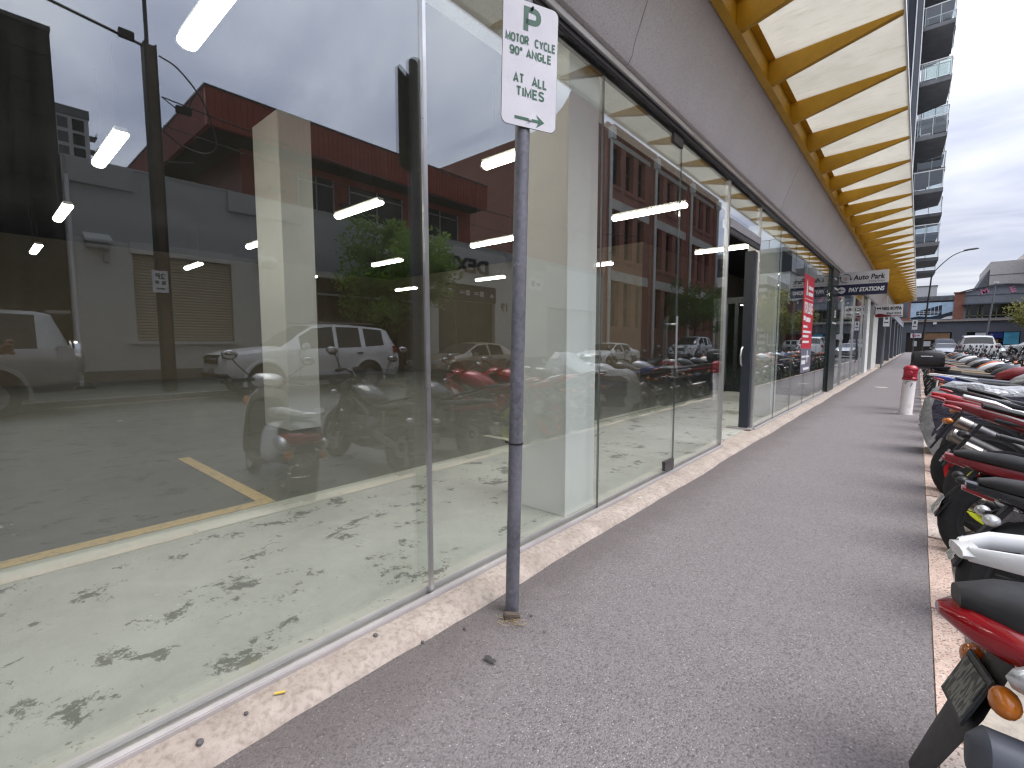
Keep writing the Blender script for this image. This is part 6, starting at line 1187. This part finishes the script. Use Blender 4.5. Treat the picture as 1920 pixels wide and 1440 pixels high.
ordn = ['first', 'second', 'third', 'fourth', 'fifth', 'sixth', 'seventh', 'eighth', 'ninth', 'tenth', 'eleventh', 'twelfth', 'thirteenth', 'fourteenth', 'fifteenth', 'sixteenth', 'seventeenth', 'eighteenth', 'nineteenth', 'twentieth', 'twenty-first']
yb = 13.45; rq = random.Random(12)
for k in range(21):
    src, paint, kd = kinds[k % len(kinds)] if k % 5 else (nT, 'paint_black', 'black naked motorcycle')
    c = copy_tree(src); c.location = (2.24+rq.uniform(-.06,.06), yb, RD); c.rotation_euler = (R(rq.uniform(-9,-5)), 0, R(rq.uniform(-6,8)))
    c['label'] = '%s, %s in the row past the tan seated one' % (kd, ordn[k]); c['group'] = 'motorcycles parked along the kerb'
    for ch in c.children:
        for s_ in ch.material_slots:
            if s_.material and s_.material.name.startswith('paint_') and 'stripe' not in ch.name: s_.link = 'OBJECT'; s_.material = MAT[paint]
    yb += rq.uniform(0.82, 1.05)
# ================================================================== THE PHOTOGRAPHER (only a hand with the phone shows, mirrored in the glass)
simple('skin', (0.30,0.15,0.10), 0.55, var=0.08, scale=30, object_space=True); simple('jacket', (0.035,0.037,0.045), 0.85, var=0.2, scale=30, bump=0.3, bscale=120); simple('denim', (0.05,0.06,0.085), 0.9, var=0.2, bump=0.3, bscale=200); simple('hair', (0.02,0.015,0.012), 0.6); simple('shoe', (0.03,0.03,0.03), 0.6)
def skin_mesh(name, verts, edges, radii, mat, parent, root=0, sub=2):
    me = bpy.data.meshes.new(name); me.from_pydata(verts, edges, []); o = link(name, me, parent)
    me.materials.append(MAT[mat]); md = o.modifiers.new('skin', 'SKIN'); md.use_smooth_shade = True
    if not me.skin_vertices: me.attributes  # the modifier adds the layer below
    if len(me.skin_vertices) == 0:
        bm = bmesh.new(); bm.from_mesh(me); bm.verts.layers.skin.verify(); bm.to_mesh(me); bm.free()
    sv = me.skin_vertices[0].data
    for i, r in enumerate(radii): sv[i].radius = (r, r) if isinstance(r, (int, float)) else r; sv[i].use_root = (i == root)
    s_ = o.modifiers.new('smooth', 'SUBSURF'); s_.levels = sub; s_.render_levels = sub
    return o
px0 = Vector((1.71, 0, 1.25)); rgt = Vector((math.cos(YAW), math.sin(YAW), 0)); bck = Vector((math.sin(YAW), -math.cos(YAW), 0)); upv = Vector((0,0,1))
per = thing('person', 'person in a dark jacket taking a picture with a raised phone', 'person', px0+bck*0.42-rgt*0.22)
per.location.z = 0.0; base = Vector(per.location)
def L_(r_, b_, z_): return px0+rgt*r_+bck*b_+upv*(z_-1.25)-base           # right of lens, behind lens, height
rc = -0.22
hipc, chest, neck, crown_ = L_(rc,0.44,0.93), L_(rc,0.42,1.28), L_(rc,0.40,1.47), L_(rc,0.38,1.54)
shr, shl = L_(rc+0.18,0.40,1.40), L_(rc-0.18,0.41,1.40); elr, ell = L_(0.16,0.32,1.13), L_(rc-0.26,0.26,1.14); wrr, wrl = L_(0.325,0.135,1.20), L_(-0.13,0.17,1.19)
hr, hl = L_(rc+0.10,0.44,0.90), L_(rc-0.10,0.44,0.90); knr, knl = L_(rc+0.12,0.41,0.49), L_(rc-0.12,0.42,0.49); anr, anl = L_(rc+0.13,0.45,0.085), L_(rc-0.13,0.46,0.085)
vs_ = [hipc, chest, neck, shr, elr, wrr, shl, ell, wrl, hr, knr, anr, hl, knl, anl, crown_]; es_ = [(0,1),(1,2),(1,3),(3,4),(4,5),(1,6),(6,7),(7,8),(0,9),(9,10),(10,11),(0,12),(12,13),(13,14),(2,15)]
rad = [(.14,.10),(.15,.105),.055,.06,.042,.028,.06,.042,.028,.085,.055,.038,.085,.055,.038,.05]
skin_mesh('body', vs_, es_, rad, 'skin', per)
skin_mesh('jacket', [hipc-upv*0.02, chest, neck-upv*0.05, shr, elr, elr.lerp(wrr, 0.86), shl, ell, ell.lerp(wrl, 0.86)], [(0,1),(1,2),(1,3),(3,4),(4,5),(1,6),(6,7),(7,8)], [(.165,.125),(.175,.13),.075,.078,.058,.045,.078,.058,.045], 'jacket', per)
skin_mesh('trousers', [hipc, hr, knr, anr+upv*0.03, hl, knl, anl+upv*0.03], [(0,1),(1,2),(2,3),(0,4),(4,5),(5,6)], [(.15,.115),.10,.075,.066,.10,.075,.066], 'denim', per)
hd = MB().ball(tuple(L_(rc,0.37,1.635)), (0.080, 0.095, 0.122), 18, 14); hd.ball(tuple(L_(rc,0.27,1.625)), (0.015,0.015,0.024), 8, 6); hd.ball(tuple(L_(rc,0.30,1.56)), (0.045,0.045,0.035), 10, 8)
for s_ in (-1, 1): hd.ball(tuple(L_(rc+s_*0.086,0.385,1.63)), (0.018,0.018,0.03), 8, 6)
hd.build('head', 'skin', per, smooth=60); MB().ball(tuple(L_(rc,0.395,1.668)), (0.092,0.102,0.108), 18, 12).build('hair', 'hair', per, smooth=60); MB().ball(tuple(L_(rc,0.277,1.585)), (0.022,0.022,0.005), 8, 5).build('mouth', 'lens_red', per)
for s_ in (-1, 1): MB().ball(tuple(L_(rc+s_*0.031,0.283,1.65)), 0.010, 8, 6).build('eye', 'ink_black', per)
for q in (anr, anl): f_ = q-bck*0.06; MB().ball((f_.x, f_.y, 0.05), (0.085, 0.11, 0.05), 14, 8).build('shoe', 'shoe', per, smooth=60)
def hand(wr, palm, tips, thumb):
    vs2 = [wr, palm]; es2 = [(0,1)]; rd2 = [0.026, (0.034,0.022)]
    for ch in tips+[thumb]:
        p_ = 1 if ch is not thumb else 0
        for q, r in ch: vs2.append(q); es2.append((p_, len(vs2)-1)); rd2.append(r); p_ = len(vs2)-1
    return skin_mesh('hand', vs2, es2, rd2, 'skin', per, 0, 2)
tp = []
for k in range(4):
    zz = 1.262-0.021*k; ln = (0.0, 0.008, 0.004, -0.010)[k]
    tp.append([(L_(0.292,0.045,zz), 0.0105), (L_(0.266-ln,0.022,zz+0.004), 0.0095), (L_(0.248-ln,0.020,zz+0.004), 0.0085), (L_(0.235-ln,0.026,zz), 0.0075)])
hand(wrr, L_(0.306,0.085,1.225), tp, [(L_(0.280,0.115,1.25), 0.012), (L_(0.252,0.085,1.275), 0.010), (L_(0.238,0.072,1.284), 0.008)])
tp = []
for k in range(4):
    zz = 1.262-0.021*k; tp.append([(L_(-0.085,0.060,zz), 0.0105), (L_(-0.055,0.046,zz+0.003), 0.0095), (L_(-0.036,0.044,zz+0.003), 0.0085)])
hand(wrl, L_(-0.105,0.105,1.225), tp, [(L_(-0.08,0.125,1.255), 0.012), (L_(-0.05,0.098,1.275), 0.010), (L_(-0.036,0.088,1.282), 0.008)])
ph = MB(); A_ = [L_(r_, b_, z_) for b_ in (0.048, 0.057) for (r_, z_) in ((-0.028,1.195),(0.222,1.195),(0.222,1.272),(-0.028,1.272))]; ph.add([a+base for a in A_], [(0,3,2,1),(4,5,6,7),(0,1,5,4),(1,2,6,5),(2,3,7,6),(3,0,4,7)])
phone = ph.build('phone', 'ink_black', None, bevel=0.004, smooth=40); tag(phone, 'black phone held up by the person on the footpath', 'phone')
